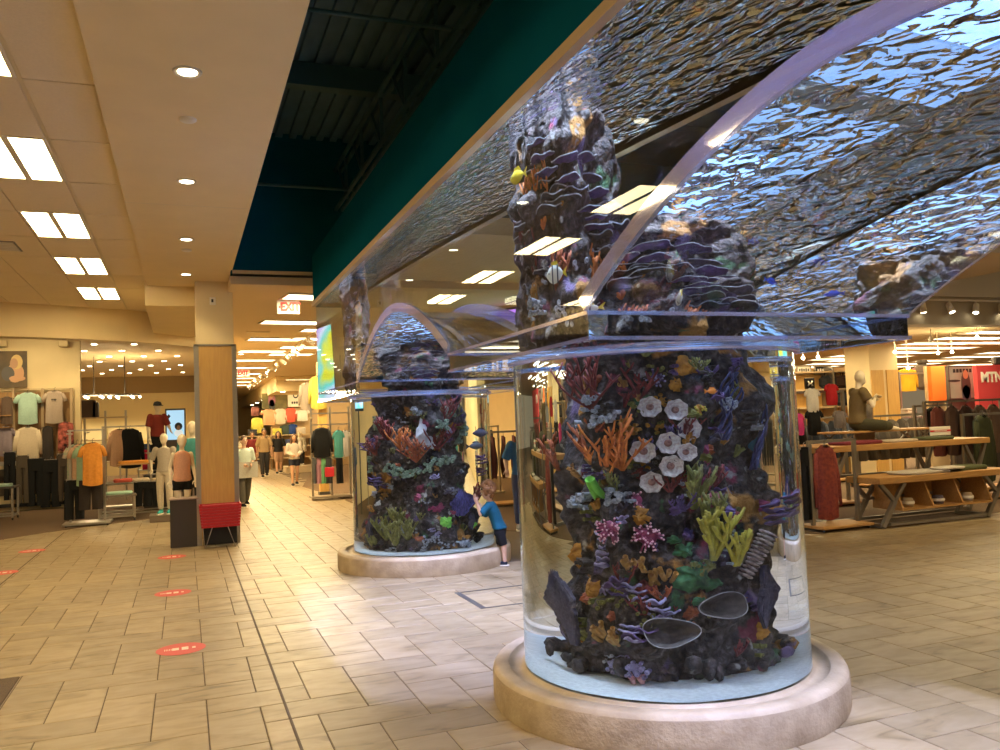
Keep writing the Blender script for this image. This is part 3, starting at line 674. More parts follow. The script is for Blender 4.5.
    def tubes(s, M, n=6, h=.09, r=.016, m=None, name='tube_sponge'):
        mb = MB()
        for k in range(n):
            b = Vector((rng.uniform(-1, 1)*r*2.4, rng.uniform(-1, 1)*r*1.8, -.01)); d = Vector((rng.uniform(-.5, .5), rng.uniform(.1, 1.0), rng.uniform(.5, 1))).normalized(); hh = h*rng.uniform(.7, 1.15)
            pts = [b, b+d*hh*.4, b+d*hh*.8+Vector((0, .008, 0)), b+d*hh+Vector((0, .015, 0))]
            mb.tube(pts, [r*.7, r*.9, r, r*1.12], 9, caps=False); e = pts[-1]; mb.tube([e, e-d*.004, e-d*.03], [r*1.12, r*.72, r*.5], 9, caps=False)
        return s.put(mb, name, m or C_tub, M)
    def shelf(s, M, n=3, r=.07, m=None, dz=.035, name='shelf_coral', rim=True):
        mb = MB(); rims = []
        for k in range(n):
            rr = r*rng.uniform(.75, 1.1); cx = rng.uniform(-.5, .5)*r; y0 = -k*dz; ph = rng.random()*6; q = 16
            def P(u, v, up): a = PI*u; w_ = rr*v*(1+.16*noise.noise(Vector((a*1.6, ph, k)))+.07*math.sin(6*a+ph)); return (cx+w_*math.cos(a), y0+.03*v*noise.noise(Vector((a*1.3, ph, k+5)))+(.007 if up else -.004)*(1-v*.6)+.02*v, w_*math.sin(a)*.9)
            mb.grid(lambda u, v: P(u, v, 1), q, 4); mb.grid(lambda u, v: P(1-u, v, 0), q, 4)
            if rim: mb.tube([P(i/q, 1, 1) for i in range(q+1)], .006, 5)
            else: rims.append([P(i/q, 1, 1) for i in range(q+1)])
        o = s.put(mb, name, m or C_lav, M)
        if rims:
            e = MB()
            for r_ in rims: e.tube([(x_, y_+.004, z_) for x_, y_, z_ in r_], .0045, 5)
            e.build('top_light_edge', C_foam, o)  # pale rims paint the highlight of the top light on the shelf edges
        return o
    def bowl(s, M, w_=.12, h=.07):
        mb = MB(); ph = rng.random()*6
        def P(u, v, t): a = 2*PI*u; k = v*(1+.10*math.sin(3*a+ph)); return (w_*k*math.cos(a), h*k*math.sin(a)*.75+.03*v, .01+.11*v**1.6+(.014 if t else 0)+.02*math.sin(a)*v*-1)
        mb.grid(lambda u, v: P(u, v, 0), 32, 6); mb.grid(lambda u, v: P(1-u, v, 1), 32, 6); o = s.put(mb, 'plate_coral', C_bowl, M)
        rm = MB(); rm.tube([P(i/32, 1, .5) for i in range(33)], .003, 6); rm.build('rim', C_rim, o)
    def blob(s, M, w_=.08, h=.08, m=None, d=.02, name='encrusting_coral'):
        mb = MB(); ph = rng.random()*20
        def P(u, v):
            a = 2*PI*u; k = v*(1+.42*noise.noise(Vector((math.cos(a)*1.3, math.sin(a)*1.3, ph)))+.28*noise.noise(Vector((math.cos(a)*4, math.sin(a)*4, ph)))); return (w_*k*math.cos(a), h*k*math.sin(a), d*(1-v*v)*(1+.8*noise.noise(Vector((k*math.cos(a)*4, k*math.sin(a)*4, ph))))+.012*noise.noise(Vector((k*math.cos(a)*9, k*math.sin(a)*9, ph)))+.024-.035*v)
        mb.grid(P, 36, 10); return s.put(mb, name, m or C_mus, M)
    def anem(s, M, r=.05, m=None, tip=None, n=34):
        mb = MB(); tp_ = MB(); mb.ball((0, 0, 0), (r*.75, r*.75, r*.5), 12, 8)
        for k in range(n):
            a = rng.uniform(0, 2*PI); b = rng.uniform(.1, 1.35); d = Vector((math.cos(a)*math.sin(b), math.sin(a)*math.sin(b), math.cos(b))); q = Vector((d.x*r*.7, d.y*r*.7, d.z*r*.45)); e = q+d*r*rng.uniform(.4, .7)+Vector((0, -.006, 0))
            mb.tube([q, (q+e)/2, e], [.0055, .005, .004], 5); tp_.ball(tuple(e), .0062, 6, 4)
        o = s.put(mb, 'anemone', m or C_mag, M); tp_.build('tentacle_tips', tip or C_pink, o)['kind'] = 'stuff'
    def polyps(s, M, w_=.09, h=.06, n=16, m=None, r=.014, name='polyp_cluster'):
        mb = MB()
        for k in range(n):
            x, y = rng.uniform(-w_, w_), rng.uniform(-h, h); z = .02+rng.uniform(-.012, .02); q = r*rng.uniform(.7, 1.2)
            mb.lathe([(q*.8, -.05), (q*.85, 0), (q*1.05, .008), (q*.9, .011), (q*.5, .002), (.001, .0)], 9, (x, y, z))
        return s.put(mb, name, m or C_foam, M)
    def coil(s, M, h=.2, r=.035, n=12, lean=(.55, 1, .3)):
        mb = MB(); d = Vector(lean).normalized()
        for k in range(n):
            t_ = k/(n-1); p = d*h*t_; q = frame_M(p, d); a = r*(1+.35*t_); mb.lathe([(a*.55, -.012), (a*.9, -.007), (a, -.001), (a*.9, .004), (a*.5, .006), (.001, .004)], 16, M=q)
        return s.put(mb, 'ridged_coil_coral', C_coil, M)
    def whips(s, M, n=9, h=.4, m=None, w_=.10, rad=.008, name='whip_coral'):
        mb = MB()
        for k in range(n):
            x0 = (k/(n-1)-.5)*w_*.6; ph = rng.random()*6; pts = [(x0*(1+q*.12)+.018*math.sin(q*1.1+ph), h*q/9*rng.uniform(.97, 1.03), .01+.012*q*.8+.012*math.cos(q*.9+ph)) for q in range(10)]
            mb.tube(pts, [rad*(1.1-.05*q) for q in range(10)], 6)
        return s.put(mb, name, m or C_blue, M)

RA = Reef(COLS[0], 1.3, 'tall dark reef crowded with ivory cup corals inside the aquarium column')
A = RA
for px, py, r in ((650, 407, .058), (673, 410, .058), (686, 429, .062), (644, 451, .064), (667, 443, .060), (670, 466, .060), (652, 482, .058), (684, 452, .05)): A.cup(A.M(px, py, -.005), r)
A.anem(A.M(655, 379, .0), .045, C_pur, C_lav, 26); A.anem(A.M(636, 500, .0), .05, C_mag, C_pink, 24)
A.anem(A.M(614, 528, .02), .062, C_mag, C_pink, 46); A.anem(A.M(648, 536, .02), .066, C_mag, C_pink, 46)
for px, py, h, n, m in ((560, 405, .30, 7, C_red), (592, 410, .34, 8, C_red), (622, 470, .30, 11, C_orange), (590, 462, .22, 8, C_rust), (606, 476, .24, 7, C_orange), (575, 470, .22, 6, C_rust), (640, 400, .2, 5, C_red)): A.branch(A.M(px, py, -.01), h, .9, n, m, .008, name='gorgonian')
for px, py, w_, n in ((570, 412, .10, 22), (592, 402, .06, 14), (605, 418, .08, 16), (590, 500, .09, 22), (622, 496, .07, 18), (560, 430, .06, 10)): A.polyps(A.M(px, py, .02), w_, .045, n, C_foam)
for px, py in ((630, 430), (655, 428), (645, 463), (660, 400), (624, 425)): A.polyps(A.M(px, py, .0), .045, .03, 12, C_mus, .011)
A.tubes(A.M(604, 495, .02), 2, .13, .024, C_lime)
A.branch(A.M(694, 508, 0), .24, .55, 8, C_olive, .012, name='finger_coral', curl=.2); A.branch(A.M(716, 560, 0), .30, .5, 9, C_yel, .013, name='finger_coral', curl=.2); A.branch(A.M(733, 565, 0), .20, .5, 6, C_yel, .012, name='finger_coral', curl=.2)
A.branch(A.M(700, 525, 0), .2, .6, 6, C_olive, .012, name='finger_coral', curl=.2)
for px, py, w_, h, m in ((685, 552, .06, .05, C_green), (693, 575, .10, .09, C_green), (712, 583, .07, .05, C_green), (676, 540, .05, .03, C_green), (700, 600, .06, .04, C_green), (744, 598, .05, .12, C_mus), (747, 632, .035, .06, C_mus), (640, 517, .06, .05, C_mus), (585, 555, .04, .09, C_mus), (686, 368, .06, .06, C_mus), (676, 384, .035, .05, C_mus), (590, 590, .05, .08, C_mus), (708, 452, .05, .12, C_mag), (716, 500, .05, .05, C_mag), (704, 486, .03, .06, C_mag), (645, 345, .07, .05, C_olive)): A.blob(A.M(px, py, -.012), w_, h, m)
for px, py, n, r in ((605, 538, 4, .055), (608, 556, 3, .06), (618, 582, 3, .065), (634, 588, 3, .055), (655, 605, 3, .06), (662, 615, 2, .06), (628, 630, 3, .06), (640, 634, 2, .08)): A.shelf(A.M(px, py, 0), n, r, C_lav if r < .065 else C_pur)
for px, py, n in ((628, 568, 5), (641, 570, 5), (655, 585, 5), (668, 578, 4), (605, 637, 6), (620, 640, 5)): A.tubes(A.M(px, py, .01), n, .075, .013)
A.bowl(A.M(708, 608, .02), .14, .09); A.bowl(A.M(668, 632, .04), .14, .10)
A.shelf(A.M(768, 500, .10, r=.52), 4, .11, C_pur, name='ruffled_coral'); A.shelf(A.M(755, 508, .06, r=.46), 4, .10, C_pur, name='ruffled_coral'); A.blob(A.M(745, 505, .0), .05, .04, C_mag)
A.coil(A.M(742, 575, .02, r=.44), .26, .042, 12)
A.whips(A.M(737, 470, .02), 9, .38, C_blue); A.whips(A.M(722, 440, .02), 6, .30, C_blue); A.whips(A.M(748, 420, .0), 6, .28, C_blue)
A.polyps(A.M(724, 404, .02), .035, .03, 12, C_foam); A.anem(A.M(700, 408, .0), .03, C_mus, C_yel, 18)
A.fan(A.M(578, 645, .0, r=.48), .12, .40, C_fan, lean=-.38); A.fan(A.M(762, 628, .0, r=.48), .09, .34, C_fan, lean=.1)
for px, py in ((632, 662), (640, 668), (622, 665)): A.polyps(A.M(px, py, .02), .06, .04, 24, C_lav, .012, 'tuft_coral')
A.tubes(A.M(640, 682, .03), 4, .05, .014, C_pink, 'small_cup_sponge')
def scatter(R_, n, seed):
    global rng
    keep = rng; rng = random.Random(seed)
    for k in range(n):
        th = rng.uniform(150, 330); z = rng.uniform(.30, 2.0); M = R_.Mt(th, z, -.01); q = rng.random()
        if q < .26: R_.polyps(M, rng.uniform(.03, .07), rng.uniform(.025, .05), 10, rng.choice((C_foam, C_pur, C_olive, C_bowl)), .011)
        elif q < .44: R_.tubes(M, rng.randint(3, 5), .05, .010, rng.choice((C_tub, C_mus, C_olive)))
        elif q < .62: R_.shelf(M, 2, rng.uniform(.03, .06), rng.choice((C_pur, C_bowl, C_lav, C_fan)), .025)
        elif q < .80: R_.branch(M, rng.uniform(.08, .15), 1.0, 5, rng.choice((C_red, C_rust, C_olive, C_pur)), .006)
        else: R_.blob(M, rng.uniform(.03, .07), rng.uniform(.03, .06), rng.choice((C_bowl, C_rust, C_pur, C_olive, C_red)), .03)
    rng = keep
scatter(A, 130, 5)
# rubble at the foot
rb_ = MB()
for k in range(70):
    a = rng.uniform(0, 2*PI); r = rng.uniform(.38, .55); rb_.ball((A.c[0]+r*math.cos(a), A.c[1]+r*math.sin(a), .25+rng.uniform(0, .06)), tuple(rng.uniform(.02, .06) for _ in range(3)), 6, 4)
rb_.build('rubble', M_rock, A.root, A.M0)['kind'] = 'stuff'
# above the platform: facing the aisle (180 deg) and the near side (270 deg)
for th, z, h, n, m in ((196, 2.80, .42, 9, C_orange), (262, 2.42, .22, 10, C_orange), (300, 2.28, .24, 9, C_orange), (214, 2.40, .26, 8, C_rust), (176, 2.55, .30, 8, C_red), (248, 2.25, .2, 6, C_red)): A.branch(A.Mt(th, z), h, .6, n, m, .011, name='gorgonian')
for th, z, w_, n in ((190, 2.35, .08, 18), (205, 2.55, .08, 18), (168, 2.45, .07, 16), (255, 2.30, .09, 20), (275, 2.35, .10, 22), (285, 2.48, .07, 14), (220, 2.28, .08, 16), (240, 2.50, .07, 12), (160, 2.7, .06, 12)): A.polyps(A.Mt(th, z, .02), w_, .07, n, C_foam, .016)
for th, z in ((180, 3.15), (200, 3.28), (215, 3.05), (240, 2.95), (262, 2.85), (280, 2.7), (230, 3.25), (255, 3.15), (290, 2.95), (165, 3.05), (150, 2.9), (275, 3.05), (172, 2.8), (185, 2.65), (158, 2.6), (300, 2.75), (285, 2.85), (176, 2.95), (205, 2.95), (270, 2.6), (310, 2.6)): A.shelf(A.Mt(th, z, -.05), rng.randint(1, 3), rng.uniform(.09, .17), rng.choice((C_bowl, C_fan, C_pur)), rng.uniform(.05, .12), 'rock_shelf', rim=False)
for th, z, m in ((270, 2.38, C_green), (260, 2.45, C_olive), (185, 3.15, C_mus), (225, 2.9, C_mus), (300, 2.4, C_green), (205, 2.7, C_olive)): A.blob(A.Mt(th, z), .09, .08, m)

RB = Reef(COLS[1], 4.1, 'tall dark reef with violet sea fan and white patch inside the aquarium column')
B = RB
B.fan(B.M(458, 516, .03), .20, .30, mat('coral_violet_fan', (.11, .09, .30), .8, c2=(.03, .025, .09), scale=22, bump=.6, stretch=(4, 1, 4)), lean=.1); B.fan(B.M(372, 540, .0, r=.5), .09, .24, C_fan); B.fan(B.M(470, 530, .0, r=.46), .07, .2, C_fan)
for px, py, h, n, m in ((402, 450, .30, 9, C_orange), (416, 462, .30, 10, C_rust), (388, 440, .28, 8, C_red), (436, 450, .3, 8, C_red), (480, 505, .28, 6, C_red), (378, 455, .24, 7, C_red), (445, 420, .26, 7, C_red)): B.branch(B.M(px, py, 0), h, .9, n, m, .010, name='gorgonian')
for px, py, w_, h, m in ((424, 432, .07, .14, C_white), (430, 440, .07, .10, C_white), (416, 410, .06, .06, C_foam), (436, 508, .13, .07, C_mag), (452, 512, .08, .05, C_mag), (420, 498, .07, .06, C_mag), (386, 505, .03, .06, C_white)): B.blob(B.M(px, py, -.01), w_, h, m)
for px, py, r in ((445, 522, .07), (464, 500, .07), (466, 525, .06), (472, 512, .05)): B.blob(B.M(px, py, .02), r, r, C_lime, name='green_disc_coral')
for px, py in ((392, 467), (400, 472), (412, 474), (424, 468), (436, 462), (448, 460), (440, 425), (452, 432), (458, 440), (372, 460), (366, 470), (446, 412), (470, 430), (480, 425), (395, 420), (384, 425)): B.polyps(B.M(px, py, .03), .07, .05, 12, mat('coral_green_polyp', (.34, .42, .32), .7, c2=(.10, .16, .10), scale=40, bump=.4), .02)
for px, py, h in ((382, 540, .28), (396, 545, .30), (408, 540, .26), (375, 550, .2), (400, 525, .22)): B.branch(B.M(px, py, 0), h, .8, 8, C_olive, .013, name='finger_coral', curl=.2)
for px, py in ((430, 540), (445, 545), (420, 550), (460, 545), (395, 552), (410, 530)): B.polyps(B.M(px, py, .02), .09, .05, 26, C_foam, .012, 'tuft_coral')
for px, py in ((485, 470), (484, 458), (380, 480), (370, 445)): B.shelf(B.M(px, py, .03, r=.48), 3, .1, C_pur)
for th, z in ((200, 2.6), (230, 2.8), (255, 2.7), (270, 2.5), (240, 2.4), (215, 3.0), (185, 3.1), (265, 3.1), (245, 3.25)): B.shelf(B.Mt(th, z, -.05), rng.randint(1, 3), rng.uniform(.1, .18), rng.choice((C_bowl, C_fan, C_pur)), rng.uniform(.05, .12), 'rock_shelf', rim=False)
for th, z in ((225, 2.35), (245, 2.3), (195, 2.4), (262, 2.32)): B.polyps(B.Mt(th, z, .02), .1, .06, 18, C_foam, .018)
scatter(B, 90, 9)
rb_ = MB()
for k in range(50):
    a = rng.uniform(0, 2*PI); r = rng.uniform(.38, .52); rb_.ball((B.c[0]+r*math.cos(a), B.c[1]+r*math.sin(a), .25+rng.uniform(0, .06)), tuple(rng.uniform(.02, .06) for _ in range(3)), 6, 4)
rb_.build('rubble', M_rock, B.root, B.M0)['kind'] = 'stuff'

# fish
def fish(label, p, heading, L_, m, fin, tall=.45, stripe=None):
    t = thing('fish', label, 'fish', p, heading); mb = MB()
    prof = [(-.5, .02), (-.42, .10), (-.3, .2), (-.1, .30), (.1, .32), (.28, .24), (.40, .14), (.5, .05)]
    n = 12; vs_ = []
    for x, r in prof:
        for j in range(n): a = 2*PI*j/n; vs_.append((x*L_, math.cos(a)*r*L_*.36, math.sin(a)*r*L_*tall/.32*.7))
    fs_ = [(i*n+j, i*n+(j+1) % n, i*n+n+(j+1) % n, i*n+n+j) for i in range(len(prof)-1) for j in range(n)]+[tuple(range(n-1, -1, -1)), tuple((len(prof)-1)*n+j for j in range(n))]
    mb.add(vs_, fs_, True); mb.build('body', m, t)
    R90 = Matrix(((1, 0, 0, 0), (0, 0, -1, 0), (0, 1, 0, 0), (0, 0, 0, 1)))
    k = MB(); k.prism([(-.42*L_, 0), (-.72*L_, .2*L_), (-.64*L_, 0), (-.72*L_, -.2*L_)], .006, R90); k.build('tail_fin', fin, t)
    k = MB(); k.prism([(-.3*L_, .2*L_), (-.15*L_, .42*L_*tall/.45), (.15*L_, .40*L_*tall/.45), (.25*L_, .22*L_)], .006, R90); k.build('dorsal_fin', fin, t)
    if stripe:
        for x in (-.18, .12):
            q = MB(); q.lathe([(.335*L_*(1-abs(x)*.3), -.04*L_), (.335*L_*(1-abs(x)*.3), .04*L_)], 12, M=Matrix.Translation((x*L_, 0, 0)) @ Matrix.Scale(.37, 4, (0, 1, 0)) @ Matrix.Scale(tall/.45, 4, (0, 0, 1)) @ Matrix.Rotation(PI/2, 4, 'Y')); q.build('stripe', stripe, t)
    for s in (-1, 1):
        q = MB(); q.ball((.33*L_, s*.068*L_, .05*L_), .02*L_+.002, 6, 4); q.build('eye', M_black, t)
F_y = mat('fish_yellow', (.75, .55, .03), .4); F_w = mat('fish_white', (.75, .72, .6), .4); F_b = mat('fish_dark', (.03, .03, .06), .4); F_bl = mat('fish_blue', (.03, .07, .5), .35); F_o = mat('fish_orange', (.75, .22, .02), .4)
fish('white yellow fish with black bands swimming by the upper reef', (1.95, 3.9, 2.45), 2.2, .15, F_w, F_y, .5, F_b)
fish('second banded fish with yellow fins near the tunnel arch', (2.35, 3.62, 2.42), 1.2, .14, F_w, F_y, .5, F_b)
fish('bright yellow fish high beside the reef top', (2.02, 4.4, 3.12), 1.9, .16, F_y, F_y, .4)
fish('small blue fish above the tunnel arch', (2.9, 3.62, 2.6), .4, .10, F_bl, F_bl, .35)
fish('small blue fish over the right edge of the platform', (3.3, 3.6, 2.5), 2.8, .10, F_bl, F_bl, .35)
fish('dark fish in the water beside the violet sea fan reef', B.M(481, 433, 0, r=.62).translation, 2.9, .20, F_b, F_b, .35)
fish('dark grey fish low behind the white patch reef', B.M(476, 446, 0, r=.58).translation, .3, .18, mat('fish_grey', (.10, .10, .12), .4), F_b, .35)
fish('small orange fish beside the ivory cup corals', A.M(700, 392, .12).translation, .2, .07, F_o, F_o, .35)

# ================================================================== FIGURES AND GARMENTS
def remesh(mb, vox, smooth=3):
    me = mb.mesh('tmp'); o = bpy.data.objects.new('tmp', me); col.objects.link(o)
    r = o.modifiers.new('r', 'REMESH'); r.mode = 'VOXEL'; r.voxel_size = vox
    q = o.modifiers.new('s', 'SMOOTH'); q.iterations = smooth; q.factor = .5
    out = bpy.data.meshes.new_from_object(o.evaluated_get(bpy.context.evaluated_depsgraph_get()))
    bpy.data.objects.remove(o); bpy.data.meshes.remove(me)
    out.polygons.foreach_set('use_smooth', [True]*len(out.polygons)); return out
def link_mesh(me, name, m, parent):
    me.name = name; me.materials.clear(); me.materials.append(m); o = bpy.data.objects.new(name, me); col.objects.link(o); o.parent = parent; return o
STAND = dict(hip=(0, 0, .52), waist=(0, 0, .60), chest=(0, 0, .72), neck=(0, 0, .83), head=(0, -.012, .925),
             shL=(-.105, 0, .795), elL=(-.135, .012, .64), wrL=(-.138, -.03, .50), shR=(.105, 0, .795), elR=(.135, .012, .64), wrR=(.138, -.03, .50),
             hpL=(-.052, 0, .50), knL=(-.056, -.012, .28), anL=(-.056, .012, .045), hpR=(.052, 0, .50), knR=(.056, -.012, .28), anR=(.056, .012, .045))
def figure(name, label, cat, loc, rz, H, over=None, skin=None, shirt=None, sleeve=.45, pants=None, plen=1.0, hair=None, hairstyle='short', shoes=None, group=None, headk=1.0, fat=1.0, mann=False, cut=None, facing=(0, -1), extra=None, skirt=0.0, local=False):
    J = dict(STAND); J.update(over or {}); J = {k: Vector(v)*(1.0 if local else H) for k, v in J.items()}
    t = thing(name, label, cat, loc, rz, group); fx = Vector((facing[0], facing[1], 0)).normalized(); h = H*fat; k = headk
    def lerp(a, b, u): return J[a].lerp(J[b], u)
    mb = MB(); fl = (1.0, .66)
    def side_flat():      # torso cross section is wider across the shoulders
        return fl
    ax = (J['shR']-J['shL']); ax = ax.normalized() if ax.length > 1e-6 else Vector((1, 0, 0))
    def torso(mb, pts, rads):
        # stacked ellipsoid loft oriented along the shoulder axis
        vs_ = []; n = 16
        for p, r in zip(pts, rads):
            f = Vector((0, 0, 1)).cross(ax).normalized()
            for j in range(n): a = 2*PI*j/n; vs_.append(tuple(p+ax*(math.cos(a)*r[0])+f*(math.sin(a)*r[1])))
        m_ = len(pts); fs_ = [(i*n+j, i*n+(j+1) % n, i*n+n+(j+1) % n, i*n+n+j) for i in range(m_-1) for j in range(n)]+[tuple(range(n-1, -1, -1)), tuple((m_-1)*n+j for j in range(n))]
        mb.add(vs_, fs_, True)
    T = [lerp('hip', 'hip', 0)-Vector((0, 0, .03*H)), J['hip'], J['waist'], lerp('waist', 'chest', .55), J['chest'], lerp('chest', 'neck', .62), lerp('chest', 'neck', .9)]
    R = [(.075*h, .055*h), (.092*h, .064*h), (.076*h, .054*h), (.082*h, .058*h), (.094*h, .062*h), (.088*h, .05*h), (.04*h, .035*h)]
    torso(mb, T, R)
    def limb(mb, names, rads):
        pts = []; rr = []
        for (a, b), (ra, rb_) in zip(zip(names[:-1], names[1:]), zip(rads[:-1], rads[1:])):
            for u in (0, .25, .5, .75):
                pts.append(lerp(a, b, u)); rr.append((ra+(rb_-ra)*u)*(1.06 if u == .25 else 1))
        pts.append(J[names[-1]]); rr.append(rads[-1]); mb.tube(pts, rr, 10)
        for p, r in zip(pts[::4], rr[::4]): mb.ball(tuple(p), r*.98, 10, 6)
    legs = cut is None or 'legs' not in cut
    for s in 'LR':
        limb(mb, ('sh'+s, 'el'+s, 'wr'+s), (.031*h, .024*h, .016*h))
        if legs: limb(mb, ('hp'+s, 'kn'+s, 'an'+s), (.052*h, .034*h, .022*h))
        else: limb(mb, ('hp'+s, 'kn'+s), (.052*h, .040*h))
        if legs and shoes is None:
            a = J['an'+s]; mb.tube([a+Vector((0, 0, -.012*H))-fx*.018*H, a+fx*.03*H+Vector((0, 0, -.022*H)), a+fx*.085*H+Vector((0, 0, -.032*H))], [.024*h, .022*h, .014*h], 8)
    mb.tube([lerp('chest', 'neck', .7), J['neck'], J['neck'].lerp(J['head'], .5)], [.036*h, .030*h, .029*h], 10)
    hd = J['head']
    if cut is None or 'head' not in cut:
        mb.ball(tuple(hd+Vector((0, 0, .008*H*k))), (.047*H*k, .055*H*k, .064*H*k), 14, 10)
        mb.ball(tuple(hd+fx*.018*H*k+Vector((0, 0, -.032*H*k))), (.034*H*k, .034*H*k, .036*H*k), 12, 8)
        if not mann:
            mb.tube([hd+fx*.05*H*k+Vector((0, 0, .012*H*k)), hd+fx*.064*H*k+Vector((0, 0, -.012*H*k))], [.006*H*k, .010*H*k], 6)
            for s in (-1, 1): mb.ball(tuple(hd+Vector((fx.y, -fx.x, 0))*s*.049*H*k), (.010*H*k, .010*H*k, .016*H*k), 6, 5)
    me = remesh(mb, max(.007, .0085*H))
    # hands: palm, four fingers and a thumb, added to the same mesh
    hm = MB()
    for s, sg in (('L', -1), ('R', 1)):
        wv = J['wr'+s]; d = (wv-J['el'+s]).normalized(); sd = d.cross(Vector((0, 1, .2))).normalized(); nn = d.cross(sd)
        pl = wv+d*.055*H; hm.tube([wv-d*.01*H, wv+d*.02*H, pl], [.014*h, .020*h, .020*h], 8, flat=(1, .55))
        for q in range(4):
            b = pl+sd*(q-1.5)*.0095*H; Lf = (.040, .046, .043, .034)[q]*H; hm.tube([b-d*.01*H, b+d*Lf*.45, b+d*Lf*.8+nn*.006*H, b+d*Lf+nn*.014*H], [.0052*H, .005*H, .0045*H, .0036*H], 6)
        b = wv+d*.018*H-sd*.016*H; hm.tube([b, b-sd*.014*H+d*.016*H, b-sd*.018*H+d*.036*H+nn*.006*H], [.0065*H, .006*H, .0045*H], 6)
    bm = bmesh.new(); bm.from_mesh(me); tmp = hm.mesh('h'); bm.from_mesh(tmp); bm.to_mesh(me); bm.free(); bpy.data.meshes.remove(tmp)
    me.polygons.foreach_set('use_smooth', [True]*len(me.polygons))
    body = link_mesh(me, 'body', skin or M_skinL, t)
    if not mann and (cut is None or 'head' not in cut):
        sd = Vector((fx.y, -fx.x, 0))
        for s in (-1, 1):
            q = MB(); q.ball(tuple(hd+fx*.049*H*k+sd*s*.018*H*k+Vector((0, 0, .012*H*k))), .006*H*k, 8, 6); q.build('eye', M_black, body)
        q = MB(); q.tube([hd+fx*.0505*H*k+sd*-.014*H*k+Vector((0, 0, -.034*H*k)), hd+fx*.054*H*k+Vector((0, 0, -.036*H*k)), hd+fx*.0505*H*k+sd*.014*H*k+Vector((0, 0, -.034*H*k))], .0035*H*k, 6); q.build('mouth', mat('lips', (.42, .14, .11), .5), body)
    g = .010*H
    if shirt is not None:
        mb = MB(); low = lerp('hip', 'waist', .1)
        torso(mb, [low-Vector((0, 0, .015*H)), low, J['waist'], lerp('waist', 'chest', .55), J['chest'], lerp('chest', 'neck', .62), lerp('chest', 'neck', .92)], [(r[0]+g+e, r[1]+g+e) for r, e in zip([R[1], R[1]]+R[2:], (.008*H, .008*H, .008*H, .004*H, 0, 0, 0))])
        for s in 'LR':
            if sleeve <= 0: continue
            if sleeve <= .5: mb.tube([J['sh'+s], lerp('sh'+s, 'el'+s, sleeve), lerp('sh'+s, 'el'+s, sleeve*2)], [.034*h+g, .032*h+g, .030*h+g*1.3], 10)
            else: limb(mb, ('sh'+s, 'el'+s, 'wr'+s), (.034*h+g, .027*h+g, .020*h+g))
            mb.ball(tuple(J['sh'+s]), .034*h+g*.8, 10, 6)
        link_mesh(remesh(mb, max(.008, .010*H), 2), 'shirt', shirt, t)
    if pants is not None:
        mb = MB(); torso(mb, [J['hip']-Vector((0, 0, .035*H)), J['hip'], lerp('hip', 'waist', .55)], [(.082*h+g, .060*h+g), (.092*h+g*.8, .064*h+g*.8), (.082*h+g*.6, .058*h+g*.6)])
        for s in 'LR':
            full = [(J['hp'+s], .054*h+g), (lerp('hp'+s, 'kn'+s, .5), .046*h+g), (J['kn'+s], .037*h+g), (lerp('kn'+s, 'an'+s, .5), .034*h+g), (lerp('kn'+s, 'an'+s, .93), .027*h+g)]
            nseg = max(2, round(plen*4)+1); full = full[:nseg]
            mb.tube([p for p, r in full], [r for p, r in full], 12); mb.ball(tuple(full[0][0]), full[0][1], 10, 6)
            if skirt: pass
        link_mesh(remesh(mb, max(.008, .010*H), 2), 'trousers' if plen > .7 else 'shorts', pants, t)
    if shoes is not None and legs:
        for s in 'LR':
            a = J['an'+s]; zf = a.z-.045*H*(1 if not local else 1); mb = MB()
            mb.tube([Vector((a.x, a.y, zf+.022*H))-fx*.03*H, Vector((a.x, a.y, zf+.028*H)), Vector((a.x, a.y, zf+.022*H))+fx*.05*H, Vector((a.x, a.y, zf+.018*H))+fx*.095*H], [.022*H, .030*H, .027*H, .016*H], 10)
            mb.tube([a-Vector((0, 0, .02*H)), a+Vector((0, 0, .012*H))], [.028*H, .025*H], 10); so = link_mesh(remesh(mb, .008*H+.002, 2), 'shoe', shoes, t)
            q = MB(); q.prism([(x, y) for x, y in [((fx.x*u-fx.y*v)*H, (fx.y*u+fx.x*v)*H) for u, v in ((-.05, -.02), (-.05, .02), (.03, .03), (.09, .026), (.112, .0), (.09, -.026), (.03, -.03))]], .012*H, Matrix.Translation((a.x, a.y, zf+.006*H))); q.build('sole', M_paper, so)
    if hair is not None:
        mb = MB(); back = -fx
        if hairstyle == 'curly':
            for q in range(90):
                d = Vector((rng.gauss(0, 1), rng.gauss(0, 1), rng.gauss(.45, .9))).normalized()
                if d.dot(fx) > .55 and d.z < .35: continue
                mb.ball(tuple(hd+Vector((d.x*.052, d.y*.058, d.z*.066+.012))*H*k), .017*H*k, 7, 5)
        else:
            mb.ball(tuple(hd+back*.010*H*k+Vector((0, 0, .018*H*k))), (.053*H*k, .060*H*k, .062*H*k), 14, 10)
            if hairstyle == 'long':
                mb.tube([hd+back*.03*H, hd+back*.045*H-Vector((0, 0, .06*H)), hd+back*.05*H-Vector((0, 0, .16*H))], [.045*H, .045*H, .025*H], 10)
                for s in (-1, 1): mb.tube([hd+ax*s*.045*H+Vector((0, 0, .02*H)), hd+ax*s*.055*H-Vector((0, 0, .06*H)), hd+ax*s*.06*H-Vector((0, 0, .15*H))], [.02*H, .022*H, .012*H], 8)
            if hairstyle == 'bun': mb.ball(tuple(hd+back*.05*H+Vector((0, 0, .05*H))), .026*H, 10, 7)
        link_mesh(remesh(mb, .010*H, 1), 'hair', hair, t)
    if extra: extra(t, J, H, fx)
    return t

